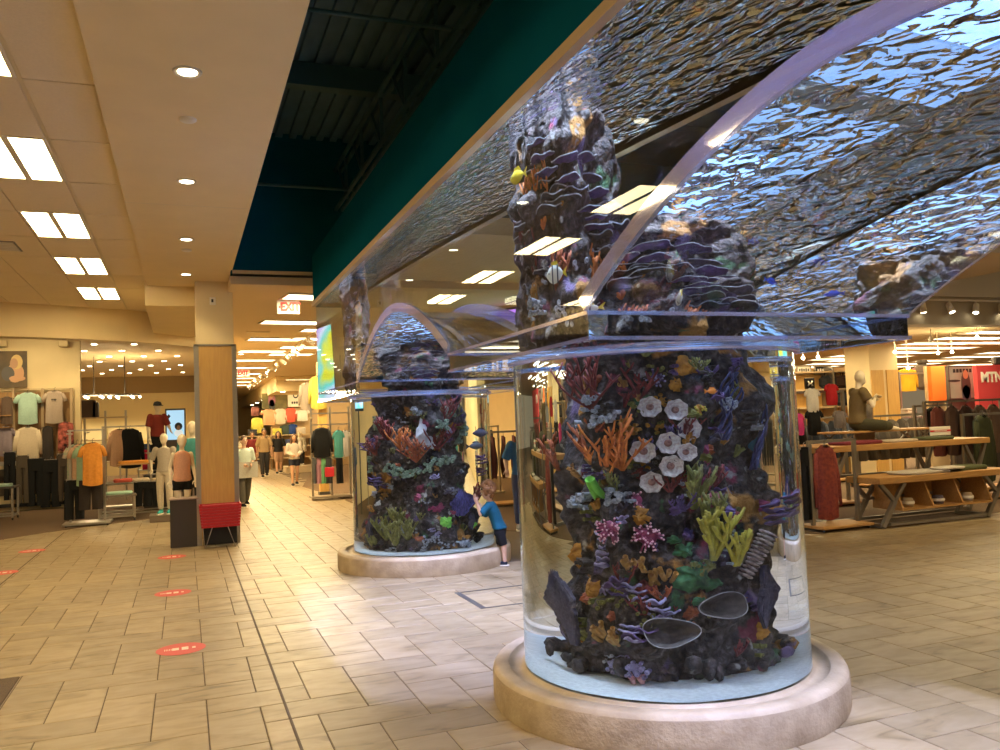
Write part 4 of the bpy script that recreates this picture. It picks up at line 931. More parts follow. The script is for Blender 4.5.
def hook(parent, h):
    k = MB(); k.tube([(0, 0, h-.03), (0, 0, h+.05), (.018, 0, h+.075), (.035, 0, h+.06)], .004, 6)
    k.tube([(-.17, 0, h-.06), (0, 0, h-.005), (.17, 0, h-.06)], .006, 6); k.build('hanger', M_dsteel, parent)
def hung_top(label, loc, rz, w_, h, m, sleeve='short', group=None, depth=.06, prnt=None, name='hung_shirt', cat='shirt'):
    t = thing(name, label, cat, loc, rz, group); mb = MB(); ph = rng.random()*9
    def prof(v):      # half width
        if v < .80: return w_*(.50-.03*v)
        if v < .93: return w_*(.476-(v-.8)/.13*.03)
        return w_*(.446-(v-.93)/.07*.30)
    def fn(u, v):
        a = 2*PI*u; x = prof(v); f = 1+.28*math.sin(x*0+math.cos(a)*9+ph)*(1-v)*.8; dz = depth*(.55+.45*math.sin(min(1, v*1.3)*PI))
        return (x*math.cos(a), dz*math.sin(a)*f*.75, h*v+(.02*h*math.cos(2*a) if v < .01 else 0)-(.045*h*max(0, math.sin(-a)) if v > .97 else 0))
    mb.grid(fn, 28, 16)
    if sleeve:
        for s in (-1, 1):
            a = Vector((s*w_*.40, 0, h*.89)); e = Vector((s*w_*.64, -.01, h*.66)) if sleeve == 'short' else Vector((s*w_*.60, -.02, h*.16))
            mid = a.lerp(e, .5)+Vector((s*.03*w_, 0, .02*h)); mb.tube([a, mid, e], [w_*.13, w_*.125, w_*.115 if sleeve == 'short' else w_*.07], 12, flat=(1, .42))
    mb.build('garment', m, t); hook(t, h)
    if prnt:
        q = MB()
        for x, z, ww, hh in prnt: q.box((x*w_, -depth*.80, z*h), (ww*w_, .004, hh*h))
        q.build('chest_print', M_black if prnt[0][2] < .5 else M_paper, t)
    return t
def hung_pants(label, loc, rz, w_, h, m, group=None, name='hung_trousers', cat='trousers', gap=True):
    t = thing(name, label, cat, loc, rz, group); mb = MB(); ph = rng.random()*6
    for s in (-1, 1):
        def fn(u, v): a = 2*PI*u; c = s*w_*.25*(1+.15*(1-v)); return (c+w_*(.25+.02*v)*math.cos(a), .05*math.sin(a)*(1+.3*math.sin(3*math.cos(a)*2+ph+4*v)), h*v)
        mb.grid(fn, 14, 10)
    mb.grid(lambda u, v: (w_*.5*math.cos(2*PI*u), .055*math.sin(2*PI*u), h*(.74+.26*v)), 20, 3)
    mb.build('garment', m, t); k = MB(); k.tube([(-.14, 0, h+.01), (.14, 0, h+.01)], .006, 6); k.tube([(0, 0, h+.01), (0, 0, h+.06), (.03, 0, h+.07)], .004, 6)
    for s in (-1, 1): k.box((s*.12, 0, h), (.03, .07, .05))
    k.build('clip_hanger', M_steel, t); return t
def folded(label, loc, rz, w_, d, h, m, group=None, cat='shirt', name='folded_shirt', n=1):
    t = thing(name, label, cat, loc, rz, group)
    for k in range(n):
        mb = MB(); hh = h/n; ph = rng.random()*8
        def fn(u, v):
            a = 2*PI*u; ca, sa = math.cos(a), math.sin(a); e = lambda q: math.copysign(abs(q)**.35, q); r = 1-.06*(2*v-1)**2+.03*noise.noise(Vector((ca*2, sa*2, ph+k)))
            return (w_/2*e(ca)*r, d/2*e(sa)*r, hh*k+hh*v+.004*noise.noise(Vector((ca*3, sa*3, ph))))
        mb.grid(fn, 24, 4); nvx = len(mb.v); mb.f.append(tuple(range(nvx-25, nvx-1))); mb.sm.append(True); mb.build('fold_layer', m, t)
    q = MB(); q.grid(lambda u, v: (w_*.16*math.cos(PI*u)*(.7+.3*v), -d*.36-.03*math.sin(PI*u)*v, h+.006), 10, 1); q.build('collar', m, t)
    return t

# ================================================================== LEFT: POST GROUP AND SIDE STORE
# dark plinth and torso form beside the post
zb = at(185, 499, Y=13.2).z
t = thing('display_plinth', 'dark brown box plinth standing beside the wood clad post', 'plinth', (-.03, 13.55, 0))
b_ = MB(); b_.rbox((0, 0, zb/2-.01), (.40, .42, zb-.02), .006); b_.build('carcass', M_dark, t); b_ = MB(); b_.rbox((0, 0, zb-.01), (.42, .44, .02), .004); b_.build('top', mat('pink_grey_top', (.35, .25, .20), .5), t)
figure('torso_mannequin', 'ivory mannequin form in peach tank top on the dark plinth', 'mannequin', (-.05, 13.6, zb-.352*1.5), .15, 1.5, dict(knL=(-.045, -.005, .352), knR=(.045, -.005, .352), shL=(-.084, 0, .79), shR=(.084, 0, .79), elL=(-.112, .02, .65), wrL=(-.12, -.04, .53), elR=(.112, .02, .65), wrR=(.12, -.04, .53)), M_mann, cloth((.62, .32, .20)), 0, cloth((.012, .012, .012)), .22, mann=True, cut=('legs',), fat=.84)
t = thing('wire_bin', 'red slatted bin with thin wire legs against the post', 'bin', (.47, 13.10, 0))
for k in range(8):
    m_ = MB(); z = .30+.042*k; w2 = .27+.004*k; m_.bbox((-w2, -.17, z), (w2, -.155, z+.034)); m_.bbox((-w2, .155, z), (w2, .17, z+.034)); m_.bbox((-w2, -.155, z), (-w2+.015, .155, z+.034)); m_.bbox((w2-.015, -.155, z), (w2, .155, z+.034)); m_.build('red_band', M_red, t)
m_ = MB(); m_.bbox((-.25, -.14, .30), (.25, .14, .62)); m_.build('liner', mat('bin_liner_red', (.30, .012, .016), .7), t)
for a, b in (((-.25, -.16, .30), (-.23, -.16, .03)), ((-.12, -.16, .30), (-.22, -.16, 0)), ((.10, -.16, .30), (.20, -.16, 0)), ((.25, -.16, .30), (.23, -.16, .03)), ((-.25, .15, .30), (-.22, .15, 0)), ((.25, .15, .30), (.22, .15, 0)), ((-.24, -.16, .03), (.24, -.16, .03)), ((-.22, .15, .03), (.22, .15, .03))):
    m_ = MB(); m_.tube([a, b], .006, 6); m_.build('wire_leg', M_steel, t)
m_ = MB(); m_.bbox((-.24, .10, .02), (.24, .13, .29)); m_.build('back_panel', M_black, t)

YW = 22.88
def W(px, py, Y=YW-.05): return at(px, py, Y=Y)
k_ = mpp(YW)
# wall bay panelling
bay = thing('display_bay', 'wood backed wall display bay with shirts and trousers', 'display', (-3.9, YW, 0))
def bp_(x0, y0, x1, y1, name, m, d=.04, off=0.0):
    a, b = W(x0, y1), W(x1, y0); mb = MB(); mb.bbox((a.x+3.9, -d-off, a.z), (b.x+3.9, -off, b.z)); return mb.build(name, m, bay)
for x0, x1 in ((-60, -44), (-43, -30), (-29, -15), (-14, 0), (0, 14), (15, 28), (29, 43), (44, 58), (59, 72)): bp_(x0, 392, x1, 464, 'back_board', M_slat, .03)
for x in (-44, -15, 14, 43, 72): bp_(x-.8, 388, x+.8, 510, 'upright', M_trim, .07, .03)
bp_(-60, 388, 73, 391, 'top_rail', M_trim, .09, .03); bp_(-60, 462.5, 73, 464.5, 'hang_rail', M_steel, .03, .25); bp_(-60, 500, 73, 512, 'base_panel', M_black, .10)
bp_(-60, 466, 73, 500, 'lower_board', mat('dark_lower_board', (.07, .05, .03), .7), .03)
for y in (416, 428): bp_(0, y-1, 13, y+.6, 'shelf', M_slat, .28, .03)
# poster of person with ball: printed plane with frame
a, b = W(0, 388), W(27, 351)
t = thing('wall_poster', 'dark photo poster of a blond person holding a grey ball', 'poster', (a.x, YW-.03, a.z)); pw_, ph_ = b.x-a.x, b.z-a.z
MB().bbox((-.9, -.03, 0), (pw_, 0, ph_)).build('panel', mat('poster_dark', (.05, .035, .02), .6, c2=(.12, .075, .03), scale=3), t)
def disc(cx, cz, rx, rz_, m, nm, y=-.034, n=20):
    q = MB(); q.prism([(cx+rx*math.cos(2*PI*i/n), cz+rz_*math.sin(2*PI*i/n)) for i in range(n)], .004, Matrix.Translation((0, y, 0)) @ FACE); q.build(nm, m, t)
disc(pw_*.56, ph_*.40, pw_*.33, ph_*.26, mat('print_skin', (.50, .27, .14), .6), 'printed_arms'); disc(pw_*.62, ph_*.70, pw_*.22, ph_*.20, mat('print_hair', (.55, .38, .14), .6), 'printed_hair', -.037); disc(pw_*.52, ph_*.66, pw_*.15, ph_*.14, mat('print_face', (.40, .22, .12), .6), 'printed_face', -.040)
disc(pw_*.30, ph_*.38, pw_*.24, ph_*.20, mat('print_ball', (.08, .07, .065), .6), 'printed_ball', -.040); disc(pw_*.64, ph_*.25, pw_*.30, ph_*.08, mat('print_skin', (.5, .27, .14), .6), 'printed_forearm', -.043)
for px in (3, 64):
    p = W(px, 344); o = MB(); o.rbox((p.x, YW-.15, p.z), (.22, .2, .16), .02); tag(o.build('wall_speaker', M_beige), 'small beige box fixture high on the bay wall %s' % ('above the poster' if px < 30 else 'near its outer edge'), 'fixture')
# garments on the bay
TOPS = [(28, 396, 424, 26, 'short', (.42, .60, .50), 'pale mint tee hung beside the poster bay upright', None), (54.5, 394, 423, 24, 'short', (.48, .38, .30), 'mauve grey tee with script print hung on the bay', [(.0, .72, .30, .02), (-.1, .70, .03, .08), (.02, .70, .03, .08), (.1, .70, .03, .08)]),
        (28, 431, 460, 27, 'long', (.66, .54, .38), 'cream long sleeve top hung under the mint tee', None), (48, 430, 461, 14, None, (.05, .04, .035), 'charcoal tank top hung under the mauve tee', None), (6, 430, 456, 18, 'short', (.26, .21, .24), 'lavender grey tee hung at the bay edge', None), (7, 400, 424, 14, None, (.13, .085, .06), 'brown vest hung on the bay shelf upright', None)]
for px, y0, y1, wpx, sl, c, lab, pr in TOPS:
    p = W(px, y1, YW-.22); hung_top(lab, (p.x, YW-.22, p.z), 0, wpx*k_*(.54 if sl == 'short' else .60), (y1-y0)*k_*.92, cloth(c), sl, 'tops hung on the wall bay', .09, pr)
p = W(66, 451, YW-.22); hung_top('red pink black floral tank top on the bay', (p.x, YW-.22, p.z), 0, 12*k_, 24*k_, cloth((.02, .012, .012), (.62, .16, .12), 9), None, 'tops hung on the wall bay', .08)
for px, y1, wpx, c, lab in ((23, 503, 9, (.09, .07, .05), 'grey leggings hung low on the bay beside an upright'), (36, 506, 13, (.012, .011, .011), 'black trousers with white tag hung on the bay rail'), (51, 507, 14, (.014, .012, .012), 'wide black trousers hung on the bay rail'), (64, 501, 10, (.075, .055, .04), 'brown grey leggings hung at end of bay rail'), (10, 500, 8, (.02, .018, .018), 'short black leggings hung beside the display table')):
    p = W(px, y1, YW-.26); hung_pants(lab, (p.x, YW-.26, max(.03, p.z)), 0, wpx*k_, 38*k_, cloth(c), 'trousers hung on the wall bay')
# display table at the bay (partly out of frame)
def caster_table(name, label, cat, loc, rz, L_, D, Hh, top_m, leg_m, tier=None, group=None):
    t = thing(name, label, cat, loc, rz, group); b_ = MB(); b_.rbox((0, 0, Hh-.02), (L_, D, .04), .006); b_.build('tabletop', top_m, t)
    for sx in (-1, 1):
        for sy in (-1, 1):
            q = MB(); q.bar((sx*(L_/2-.04), sy*(D/2-.04), .06), (sx*(L_/2-.04), sy*(D/2-.04), Hh-.04), .04); lg = q.build('leg', leg_m, t); c = MB(); c.tube([(sx*(L_/2-.04)-.012, sy*(D/2-.04), .03), (sx*(L_/2-.04)+.012, sy*(D/2-.04), .03)], .03, 12); c.build('caster', M_black, lg)
    for sy in (-1, 1): MB().bar((-L_/2+.04, sy*(D/2-.04), .10), (L_/2-.04, sy*(D/2-.04), .10), .03).build('rail', leg_m, t)
    for sx in (-1, 1): MB().bar((sx*(L_/2-.04), -D/2+.04, .10), (sx*(L_/2-.04), D/2-.04, .10), .03).build('rail', leg_m, t)
    if tier: b_ = MB(); b_.rbox((0, 0, tier), (L_-.06, D-.06, .03), .005); b_.build('lower_shelf', top_m, t)
    return t
p = at(4, 521, z=0); caster_table('display_table', 'low wheeled display table in front of the wall bay', 'table', (p.x-.35, p.y+.3, 0), 0, 1.1, .7, .72, M_dsteel, M_steel)
folded('mint folded shirt on the low table before the wall bay', (p.x-.05, p.y+.2, .72), 0, .34, .4, .06, cloth((.40, .58, .48)))
folded('dark folded shirt on the low table before the wall bay', (p.x-.55, p.y+.2, .72), 0, .34, .4, .08, cloth((.05, .045, .045)))
# four way rack with orange tee
YK = 17.95; kk = mpp(YK)
def K(px, py, Y=YK): return at(px, py, Y=Y)
p = K(88, 522); rack = thing('garment_rack', 'steel garment rack on low base holding orange and green tees', 'rack', (p.x, YK, 0))
b_ = MB(); b_.rbox((0, 0, .05), (.85, .55, .05), .01); b_.build('base', M_steel, rack)
for sx in (-.36, .36):
    for sy in (-.2, .2): c = MB(); c.tube([(sx-.015, sy, .03), (sx+.015, sy, .03)], .03, 12); c.build('caster', M_black, rack)
for sx in (-.3, .3): MB().bar((sx, 0, .07), (sx, 0, 1.86), .04).build('upright', M_steel, rack)
for z in (1.84, .95): MB().bar((-.34, 0, z), (.34, 0, z), .03).build('cross_bar', M_steel, rack)
for sx, z in ((.0, 1.8), (-.3, 1.78)): MB().bar((sx, -.42, z), (sx, .35, z), .022).build('arm', M_steel, rack)
zt = K(95, 484).z
hung_top('bright orange tee facing the aisle on the steel rack', (K(95, 484).x, YK-.40, zt), 0, 15*kk, 35*kk, cloth((.72, .30, .05), (.62, .24, .04), 20), 'short', 'tees on the steel rack', .08)
for i, (c, lab) in enumerate((((.30, .42, .26), 'sage green tee right behind the orange tee'), ((.60, .36, .22), 'peach tee behind the sage tee on the rack'), ((.22, .38, .28), 'patterned green tee at the back of the rack'))):
    hung_top(lab, (K(95, 484).x-.13-.10*i, YK-.22+.16*i, zt-.02), .15, 14.5*kk, 35*kk, cloth(c, (.55, .40, .28) if i == 2 else None, 18), 'short', 'tees on the steel rack', .06)
hung_pants('long black trousers hung on the steel rack side', (K(75, 512).x, YK-.1, .14), .2, 14*kk, 32*kk, cloth((.012, .011, .012)), 'trousers on the steel rack')
hung_pants('dark brown shorts hung under the orange tee', (K(93, 512).x, YK-.3, .32), 0, 17*kk, 24*kk, cloth((.035, .026, .022)), 'trousers on the steel rack', 'hung_shorts')
# long table with nested table
YT = 18.9; kt = mpp(YT)
p0, p1 = at(112, 517, z=0), at(160, 511, z=0)
zt = at(130, 482, Y=YT).z
caster_table('display_table', 'long grey wheeled display table beside the steel rack', 'table', ((p0.x+p1.x)/2+.08, 19.2, 0), .1, 1.55, .8, zt, mat('grey_table_top', (.17, .145, .11), .5), M_steel)
caster_table('nesting_table', 'low steel nesting table with mint shirts pulled out from the long table', 'table', (at(117, 512, Y=18.5).x, 18.45, 0), .1, .72, .5, zt*.72, mat('grey_table_top', (.17, .145, .11), .5), M_steel)
zz = zt*.72; xx = at(117, 512, Y=18.5).x
folded('mint folded shirts on the low nesting table', (xx, 18.45, zz), .1, .6, .4, .05, cloth((.38, .58, .44)))
xm = (p0.x+p1.x)/2
folded('coral red folded shirt on the long grey table', (xm-.22, 19.05, zt), .1, .36, .36, .07, cloth((.62, .12, .08)))
folded('cream folded shirt on the long grey table', (xm+.12, 19.1, zt), .1, .34, .36, .06, cloth((.66, .54, .38)))
folded('pale tan folded shirt at the end of the long grey table', (xm+.52, 19.15, zt), .1, .4, .36, .04, cloth((.58, .46, .30)))
t = thing('table_riser', 'steel riser shelf with wood top standing on the long table', 'shelf', (xm+.02, 19.25, zt), .1)
b_ = MB(); b_.rbox((0, 0, .36), (.72, .34, .03), .005); b_.build('shelf_top', M_wood2, t)
for sx in (-.3, .3):
    for sy in (-.14, .14): MB().bar((sx, sy, 0), (sx, sy, .345), .025).build('leg', M_steel, t)
folded('orange folded shirts on the riser shelf', (xm-.02, 19.22, zt+.376), .1, .6, .3, .06, cloth((.66, .28, .05)))
for i, (px, c, lab) in enumerate(((143, (.013, .012, .012), 'black shorts hung on the far end of the long table'), (152, (.02, .018, .018), 'charcoal shorts hung last at the end of the long table'))):
    hung_pants(lab, (at(px, 505, Y=18.6).x, 18.6, at(px, 506, Y=18.6).z), 0, 13*kt, 20*kt, cloth(c), 'shorts on the long table', 'hung_shorts')
# tall shelf unit behind
YS = 24.5; ks = mpp(YS)
t = thing('shelf_unit', 'tall steel shelf frame with dark boxes behind the rack', 'shelf', (at(96, 500, Y=YS).x, YS, 0))
for sx in (-.75, -.25, .25, .75): MB().bar((sx, 0, 0), (sx, 0, 2.4), .05).build('post', M_steel, t)
for z in (.4, 1.0, 1.6, 2.2): MB().bbox((-.78, -.2, z), (.78, .2, z+.03)).build('shelf_board', M_trim, t)
for px, py, w_, h, c, lab in ((88, 423, .40, .46, (.06, .035, .025), 'dark brown box on top of the steel shelf frame'), (96, 423, .14, .40, (.05, .035, .03), 'narrow dark box on top of the steel shelf frame')):
    p = at(px, py, Y=YS); o = MB(); o.rbox((p.x, YS, 2.23+h/2), (w_, .3, h), .01); tag(o.build('storage_box', mat('box_%d' % px, c, .7)), lab, 'box')
hung_top('salmon jacket hung on the shelf frame behind riser', (at(120, 470, Y=21.9).x, 21.9, .98), .3, .45, .9, cloth((.60, .36, .22)), 'long', None, .1, name='hung_jacket', cat='jacket')
hung_top('black jacket hung behind the long grey table', (at(130, 470, Y=21.9).x, 21.9, .93), 0, .5, .95, cloth((.012, .011, .012)), 'long', None, .1, name='hung_jacket', cat='jacket')
t = thing('garment_rack', 'steel rack holding black and salmon jackets behind the long table', 'rack', (at(126, 470, Y=21.9).x, 21.9, 0))
for sx in (-.5, .5): MB().bar((sx, 0, 0), (sx, 0, 1.95), .04).build('upright', M_steel, t)
MB().bar((-.5, 0, 1.93), (.5, 0, 1.93), .035).build('cross_bar', M_steel, t); MB().bbox((-.55, -.2, 0), (.55, .2, .04)).build('base', M_steel, t)
folded('blue folded jeans pile on the far rack shelf', (at(153, 450, Y=23).x, 23, at(153, 452, Y=23).z), 0, .5, .4, .22, cloth((.05, .08, .16)), None, 'jeans', 'folded_jeans', 3)
t = thing('shelf_unit', 'low steel shelf carrying blue folded jeans', 'shelf', (at(153, 490, Y=23).x, 23, 0))
zj = at(153, 452, Y=23).z
for z in (.35, .8, zj-.03): MB().bbox((-.35, -.25, z), (.35, .25, z+.03)).build('shelf_board', M_steel, t)
for sx in (-.33, .33): MB().bar((sx, 0, 0), (sx, 0, zj), .04).build('post', M_steel, t)
folded('crimson folded trousers standing on the low steel shelf', (at(146, 470, Y=22.9).x, 22.9, .83), 0, .16, .3, .5, cloth((.45, .02, .06)), None, 'trousers', 'folded_trousers', 3)
# full mannequins
p = at(164, 499, Y=17.6)
t = thing('mannequin_platform', 'low grey box platform under the two standing mannequins', 'platform', (p.x+.05, 17.75, 0)); pz = .12
b_ = MB(); b_.rbox((0, 0, pz/2), (.62, .6, pz), .01); b_.build('carcass', mat('grey_box', (.16, .12, .085), .6), t); b_ = MB(); b_.rbox((0, 0, pz+.005), (.64, .62, .012), .004); b_.build('top', mat('grey_box_top', (.20, .16, .11), .5), t)
figure('mannequin', 'ivory mannequin in grey tee and pale trousers with teal shoes', 'mannequin', (at(165, 495, Y=17.6).x, 17.7, pz+.012), -.3, 1.60, dict(elL=(-.17, .03, .66), wrL=(-.13, -.08, .56)), M_mann, cloth((.46, .40, .32)), .45, cloth((.62, .53, .40)), 1.0, shoes=cloth((.05, .38, .36)), mann=True, fat=.85)
def cap(t, J, H, fx):
    hd = J['head']; q = MB(); q.lathe([(.056*H, .02*H), (.055*H, .045*H), (.04*H, .072*H), (.001, .082*H)], 18, tuple(hd)); q.prism([(math.cos(PI*i/12)*.05*H, math.sin(PI*i/12)*.075*H) for i in range(13)], .008*H, Matrix.Translation(hd+fx*.03*H+Vector((0, 0, .02*H))) @ Matrix.Rotation(math.atan2(fx.y, fx.x)-PI/2, 4, 'Z')); q.build('cap', M_black, t)
figure('mannequin', 'mannequin in maroon tee and black cap beside the lit screen', 'mannequin', (at(158.5, 495, Y=20.6).x, 20.6, .80), .6, 1.66, dict(elR=(.16, -.02, .66), wrR=(.12, -.12, .60)), M_mann, cloth((.22, .035, .025)), .45, cloth((.02, .016, .018)), 1.0, shoes=cloth((.02, .02, .02)), mann=True, extra=cap)
t = thing('mannequin_platform', 'dark box platform under the maroon tee mannequin', 'platform', (at(158.5, 495, Y=20.6).x, 20.6, 0)); b_ = MB(); b_.rbox((0, 0, .39), (.6, .55, .78), .01); b_.build('carcass', M_dark, t); b_ = MB(); b_.rbox((0, 0, .79), (.62, .57, .01), .003); b_.build('top', M_dark, t)
figure('mannequin', 'mannequin in teal top standing close behind the wood post', 'mannequin', (at(194, 512, Y=15.6).x, 15.6, .20), -.2, 1.72, None, M_mann, cloth((.06, .26, .25)), .45, cloth((.015, .014, .016)), 1.0, shoes=cloth((.45, .2, .14)), mann=True)
t = thing('mannequin_platform', 'low dark box platform under the teal top mannequin', 'platform', (at(194, 512, Y=15.6).x, 15.6, 0)); b_ = MB(); b_.rbox((0, 0, .095), (.6, .55, .19), .01); b_.build('carcass', M_dark, t); b_ = MB(); b_.rbox((0, 0, .195), (.62, .57, .01), .003); b_.build('top', M_dark, t)
# lit screen with a head print
YV = 26.; a, b = at(167, 440, Y=YV), at(184, 410, Y=YV)
t = thing('lit_screen', 'bright pale blue lit screen showing a dark curly head', 'screen', ((a.x+b.x)/2, YV, a.z)); sw, sh = b.x-a.x, b.z-a.z
MB().bbox((-sw/2, -.02, 0), (sw/2, .06, sh)).build('display', mat('screen_blue', (.1, .1, .1), .4, emit=(.45, .75, .95), estr=.95), t)
disc(.08, sh*.45, sw*.22, sh*.13, mat('screen_hair', (.01, .03, .05), .5), 'printed_hair', -.024); disc(.08, sh*.40, sw*.10, sh*.09, mat('print_face2', (.35, .22, .15), .6), 'printed_face', -.03)
disc(.08, sh*.22, sw*.25, sh*.12, mat('print_shirt', (.75, .85, .9), .6, emit=(.6, .8, .9), estr=.6), 'printed_shirt', -.024); disc(-.18, sh*.80, sw*.1, sh*.08, M_black, 'printed_square', -.024, 4)
MB().bbox((-sw/2-.04, .0, -a.z), (sw/2+.04, .08, sh+.05)).build('cabinet', M_dsteel, t)
# back wall counter with bright shelf and chandeliers
t = thing('service_counter', 'long pale shelf counter under the yellow back wall', 'counter', (-4.5, 40, 0))
MB().bbox((-4, -.3, 0), (4.6, .3, 1.05)).build('front', mat('counter_tan', (.55, .42, .22), .6), t); MB().bbox((-4.1, -.35, 1.05), (4.7, .35, 1.12)).build('worktop', M_paper, t)
for k in range(8): MB().bbox((-4+1.07*k, .3, 1.5), (-4+1.07*k+1.0, .36, 2.1)).build('shelf_box', mat('shelf_cream', (.72, .60, .36), .7), t)
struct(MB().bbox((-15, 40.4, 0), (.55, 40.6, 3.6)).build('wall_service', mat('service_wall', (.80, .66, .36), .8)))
lamp_area('counter_light', (-3.2, 39.3, 3.0), 6, .3, 220, WARM, (-.5, 0, 0))
for px in (94, 125):
    p = at(px, 395, Y=30); t = thing('ring_chandelier', 'hanging ring chandelier with small lamps %s' % ('over the dark shelf boxes' if px < 100 else 'over the orange folded shirts'), 'chandelier', (p.x, 30, p.z))
    q = MB(); q.tube([(.45*math.cos(2*PI*i/24), .45*math.sin(2*PI*i/24), 0) for i in range(25)], .03, 6); q.build('ring', M_dsteel, t); lamp_point('chandelier_lamp', (p.x, 30, p.z-.25), 160, radius=.2); q = MB(); q.tube([(0, 0, 0), (0, 0, 4.35-p.z)], .012, 6); q.build('cord', M_black, t); q = MB(); q.tube([(-.45, 0, 0), (.45, 0, 0)], .012, 6); q.tube([(0, -.45, 0), (0, .45, 0)], .012, 6); q.build('spokes', M_dsteel, t)
    for i in range(6): q = MB(); q.ball((.45*math.cos(PI*i/3), .45*math.sin(PI*i/3), -.07), .04, 8, 6); q.build('bulb', M_down, t)
# side store ceiling lights
i = 0
for y in range(18, 40, 2):
    for k in range(8):
        x = -7.6+1.05*k+(.5 if (y//2) % 2 else 0)+.02*y
        if x > .3: continue
        px, py, _ = project((x, y, 4.35))
        if -10 < px < 200: downlight(x, y, 4.35, 'small round side store downlight, %s in the %s row behind the bulkhead' % (ORD[k], ORD[i]), 'side store downlights', 1.3, power=75 if (k+i) % 3 == 0 else 0, parts=False)
    i += 1

# two ceiling can lights added to brighten the wall bay
for k, x in enumerate((-5.2, -3.3)):
    t = thing('added_wash_light', 'added white can light washing the wall bay, %s one' % ('outer' if k == 0 else 'inner'), 'spotlight', (x, 20.6, 4.35)); q = MB(); q.tube([(0, 0, 0), (0, 0, -.12)], .02, 8); q.build('stem', M_white, t); q = MB(); q.tube([(0, -.06, -.10), (0, .10, -.24)], [.06, .08], 12); q.build('can', M_white, t)
    lamp_spot('added_wash_lamp', (x, 20.72, 4.08), (x, 22.9, 2.2), 190, angle=110, blend=.8, radius=.06)
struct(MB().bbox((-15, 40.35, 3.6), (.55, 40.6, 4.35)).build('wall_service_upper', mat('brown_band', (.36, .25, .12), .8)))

# ================================================================== FAR AISLE
ZF = 3.86
lt = MB(); lt.bbox((-.60, -.26, 0), (.60, .26, .012)); ltm = lt.mesh('diffuser'); ltm.materials.append(M_lamp)
lf = MB()
for lo, hi in (((-.64, -.30, -.01), (.64, -.26, .012)), ((-.64, .26, -.01), (.64, .30, .012)), ((-.64, -.26, -.01), (-.60, .26, .012)), ((.60, -.26, -.01), (.64, .26, .012))): lf.bbox(lo, hi)
lfm = lf.mesh('frame'); lfm.materials.append(M_white)
def strip_light(x, y, z, label, group, rz=0, power=0, sx=1.0):
    t = thing('strip_light', label, 'ceiling light', (x, y, z-.012), rz, group); t.scale = (sx, 1, 1)
    for nm, me in (('frame', lfm), ('diffuser', ltm)): o = bpy.data.objects.new(nm, me); col.objects.link(o); o.parent = t
    if power: lamp_area('strip_lamp', (x, y, z-.04), 1.1*sx, .28, power, rot=(0, 0, rz))
for i, (px, py) in enumerate(((322, 297), (293, 322), (275, 339), (262, 351), (254, 360), (248, 367.5), (243.5, 373.5), (240, 378), (237.5, 381.8), (235.4, 385))):  # the last three strips are added to brighten the aisle's dark end
    p = at(px, py, z=ZF); strip_light(p.x, p.y, ZF, 'lit strip in the far aisle ceiling, %s from the exit sign header' % ORD[i], 'far aisle strip lights', .12, 105)
for i, (px, py) in enumerate(((330, 330), (318, 338.5), (304, 347), (291, 354))):
    p = at(px, py, z=ZF); strip_light(p.x, p.y, ZF, 'lit strip across the track from the aisle strips, %s from the tank' % ORD[i], 'far aisle strip lights', .12, 95)
# track with spot heads
def track(name, label, a, b, n, aim, group, head_label, off=.5):
    a, b = Vector(a), Vector(b); t = thing(name, label, 'track', a); MB().bar((0, 0, 0), b-a, .035, .03).build('rail', M_white, t)
    for k in range(n):
        p = a.lerp(b, (k+off)/n); h = thing('track_spotlight', head_label % ORD[k], 'spotlight', p, 0, group); d = (Vector((aim[0]*(-1 if k % 6 == 4 else 1), aim[1], aim[2]))+Vector((rng.uniform(-.4, .4), rng.uniform(-.3, .3), 0))).normalized()
        q = MB(); q.tube([(0, 0, -.01), (0, 0, -.10)], .014, 6); q.build('stem', M_white, h); o = Vector((0, 0, -.13)); q = MB(); q.tube([o-d*.09, o-d*.07, o+d*.10], [.03, .05, .06], 12, caps=True); q.build('can', M_white, h)
        q = MB(); q.tube([o+d*.101, o+d*.106], .048, 12); q.build('lens', M_down, h)
        if k % 3 == 1: lamp_spot('track_lamp', p+o+d*.14, p+o+d*3, 130, angle=100, blend=.7, radius=.04)
t0, t1 = at(342, 312, z=ZF-.06), at(238, 398, z=ZF-.06)
tx = at(318, 331, z=ZF-.06).x
track('light_track', 'long white ceiling track with spotlights down the far aisle', (tx, 14.2, ZF-.02), (tx, 40, ZF-.02), 18, (.8, .2, -.6), 'track spotlights of the far aisle', 'white can spotlight on the far aisle track, %s from the tank end')
# exit signs
M_exit = mat('exit_white', (.75, .66, .5), .5, emit=(1, .85, .6), estr=.25); M_exred = mat('exit_red', (.6, .02, .02), .5, emit=(.8, .03, .02), estr=.6)
for (px, py, Y, lab) in ((288, 297, 14.0, 'white exit sign with red letters hung at the aisle header'), (242, 372, 30.0, 'small exit sign hung far down the aisle')):
    p = at(px, py, Y=Y); p.z = min(p.z, ZF-.13); t = thing('exit_sign', lab, 'exit sign', p); ww = .36 if Y < 20 else .5; hh = .22 if Y < 20 else .24
    MB().bbox((-ww/2, -.02, -hh/2), (ww/2, .02, hh/2)).build('panel', M_exit, t); MB().bar((0, 0, hh/2), (0, 0, ZF-p.z), .02).build('stem', M_white, t)
    text_mesh('EXIT', hh*.85, .003, M_exred, 'letters', t, Matrix.Translation((.03, -.024, 0)) @ FACE @ Matrix.Scale(.82, 4, (1, 0, 0)), bold=.011)
    q = MB(); q.prism([(-ww/2+.015, 0), (-ww/2+.045, .025), (-ww/2+.045, -.025)], .004, Matrix.Translation((0, -.023, 0)) @ FACE); q.build('arrow', M_exred, t)
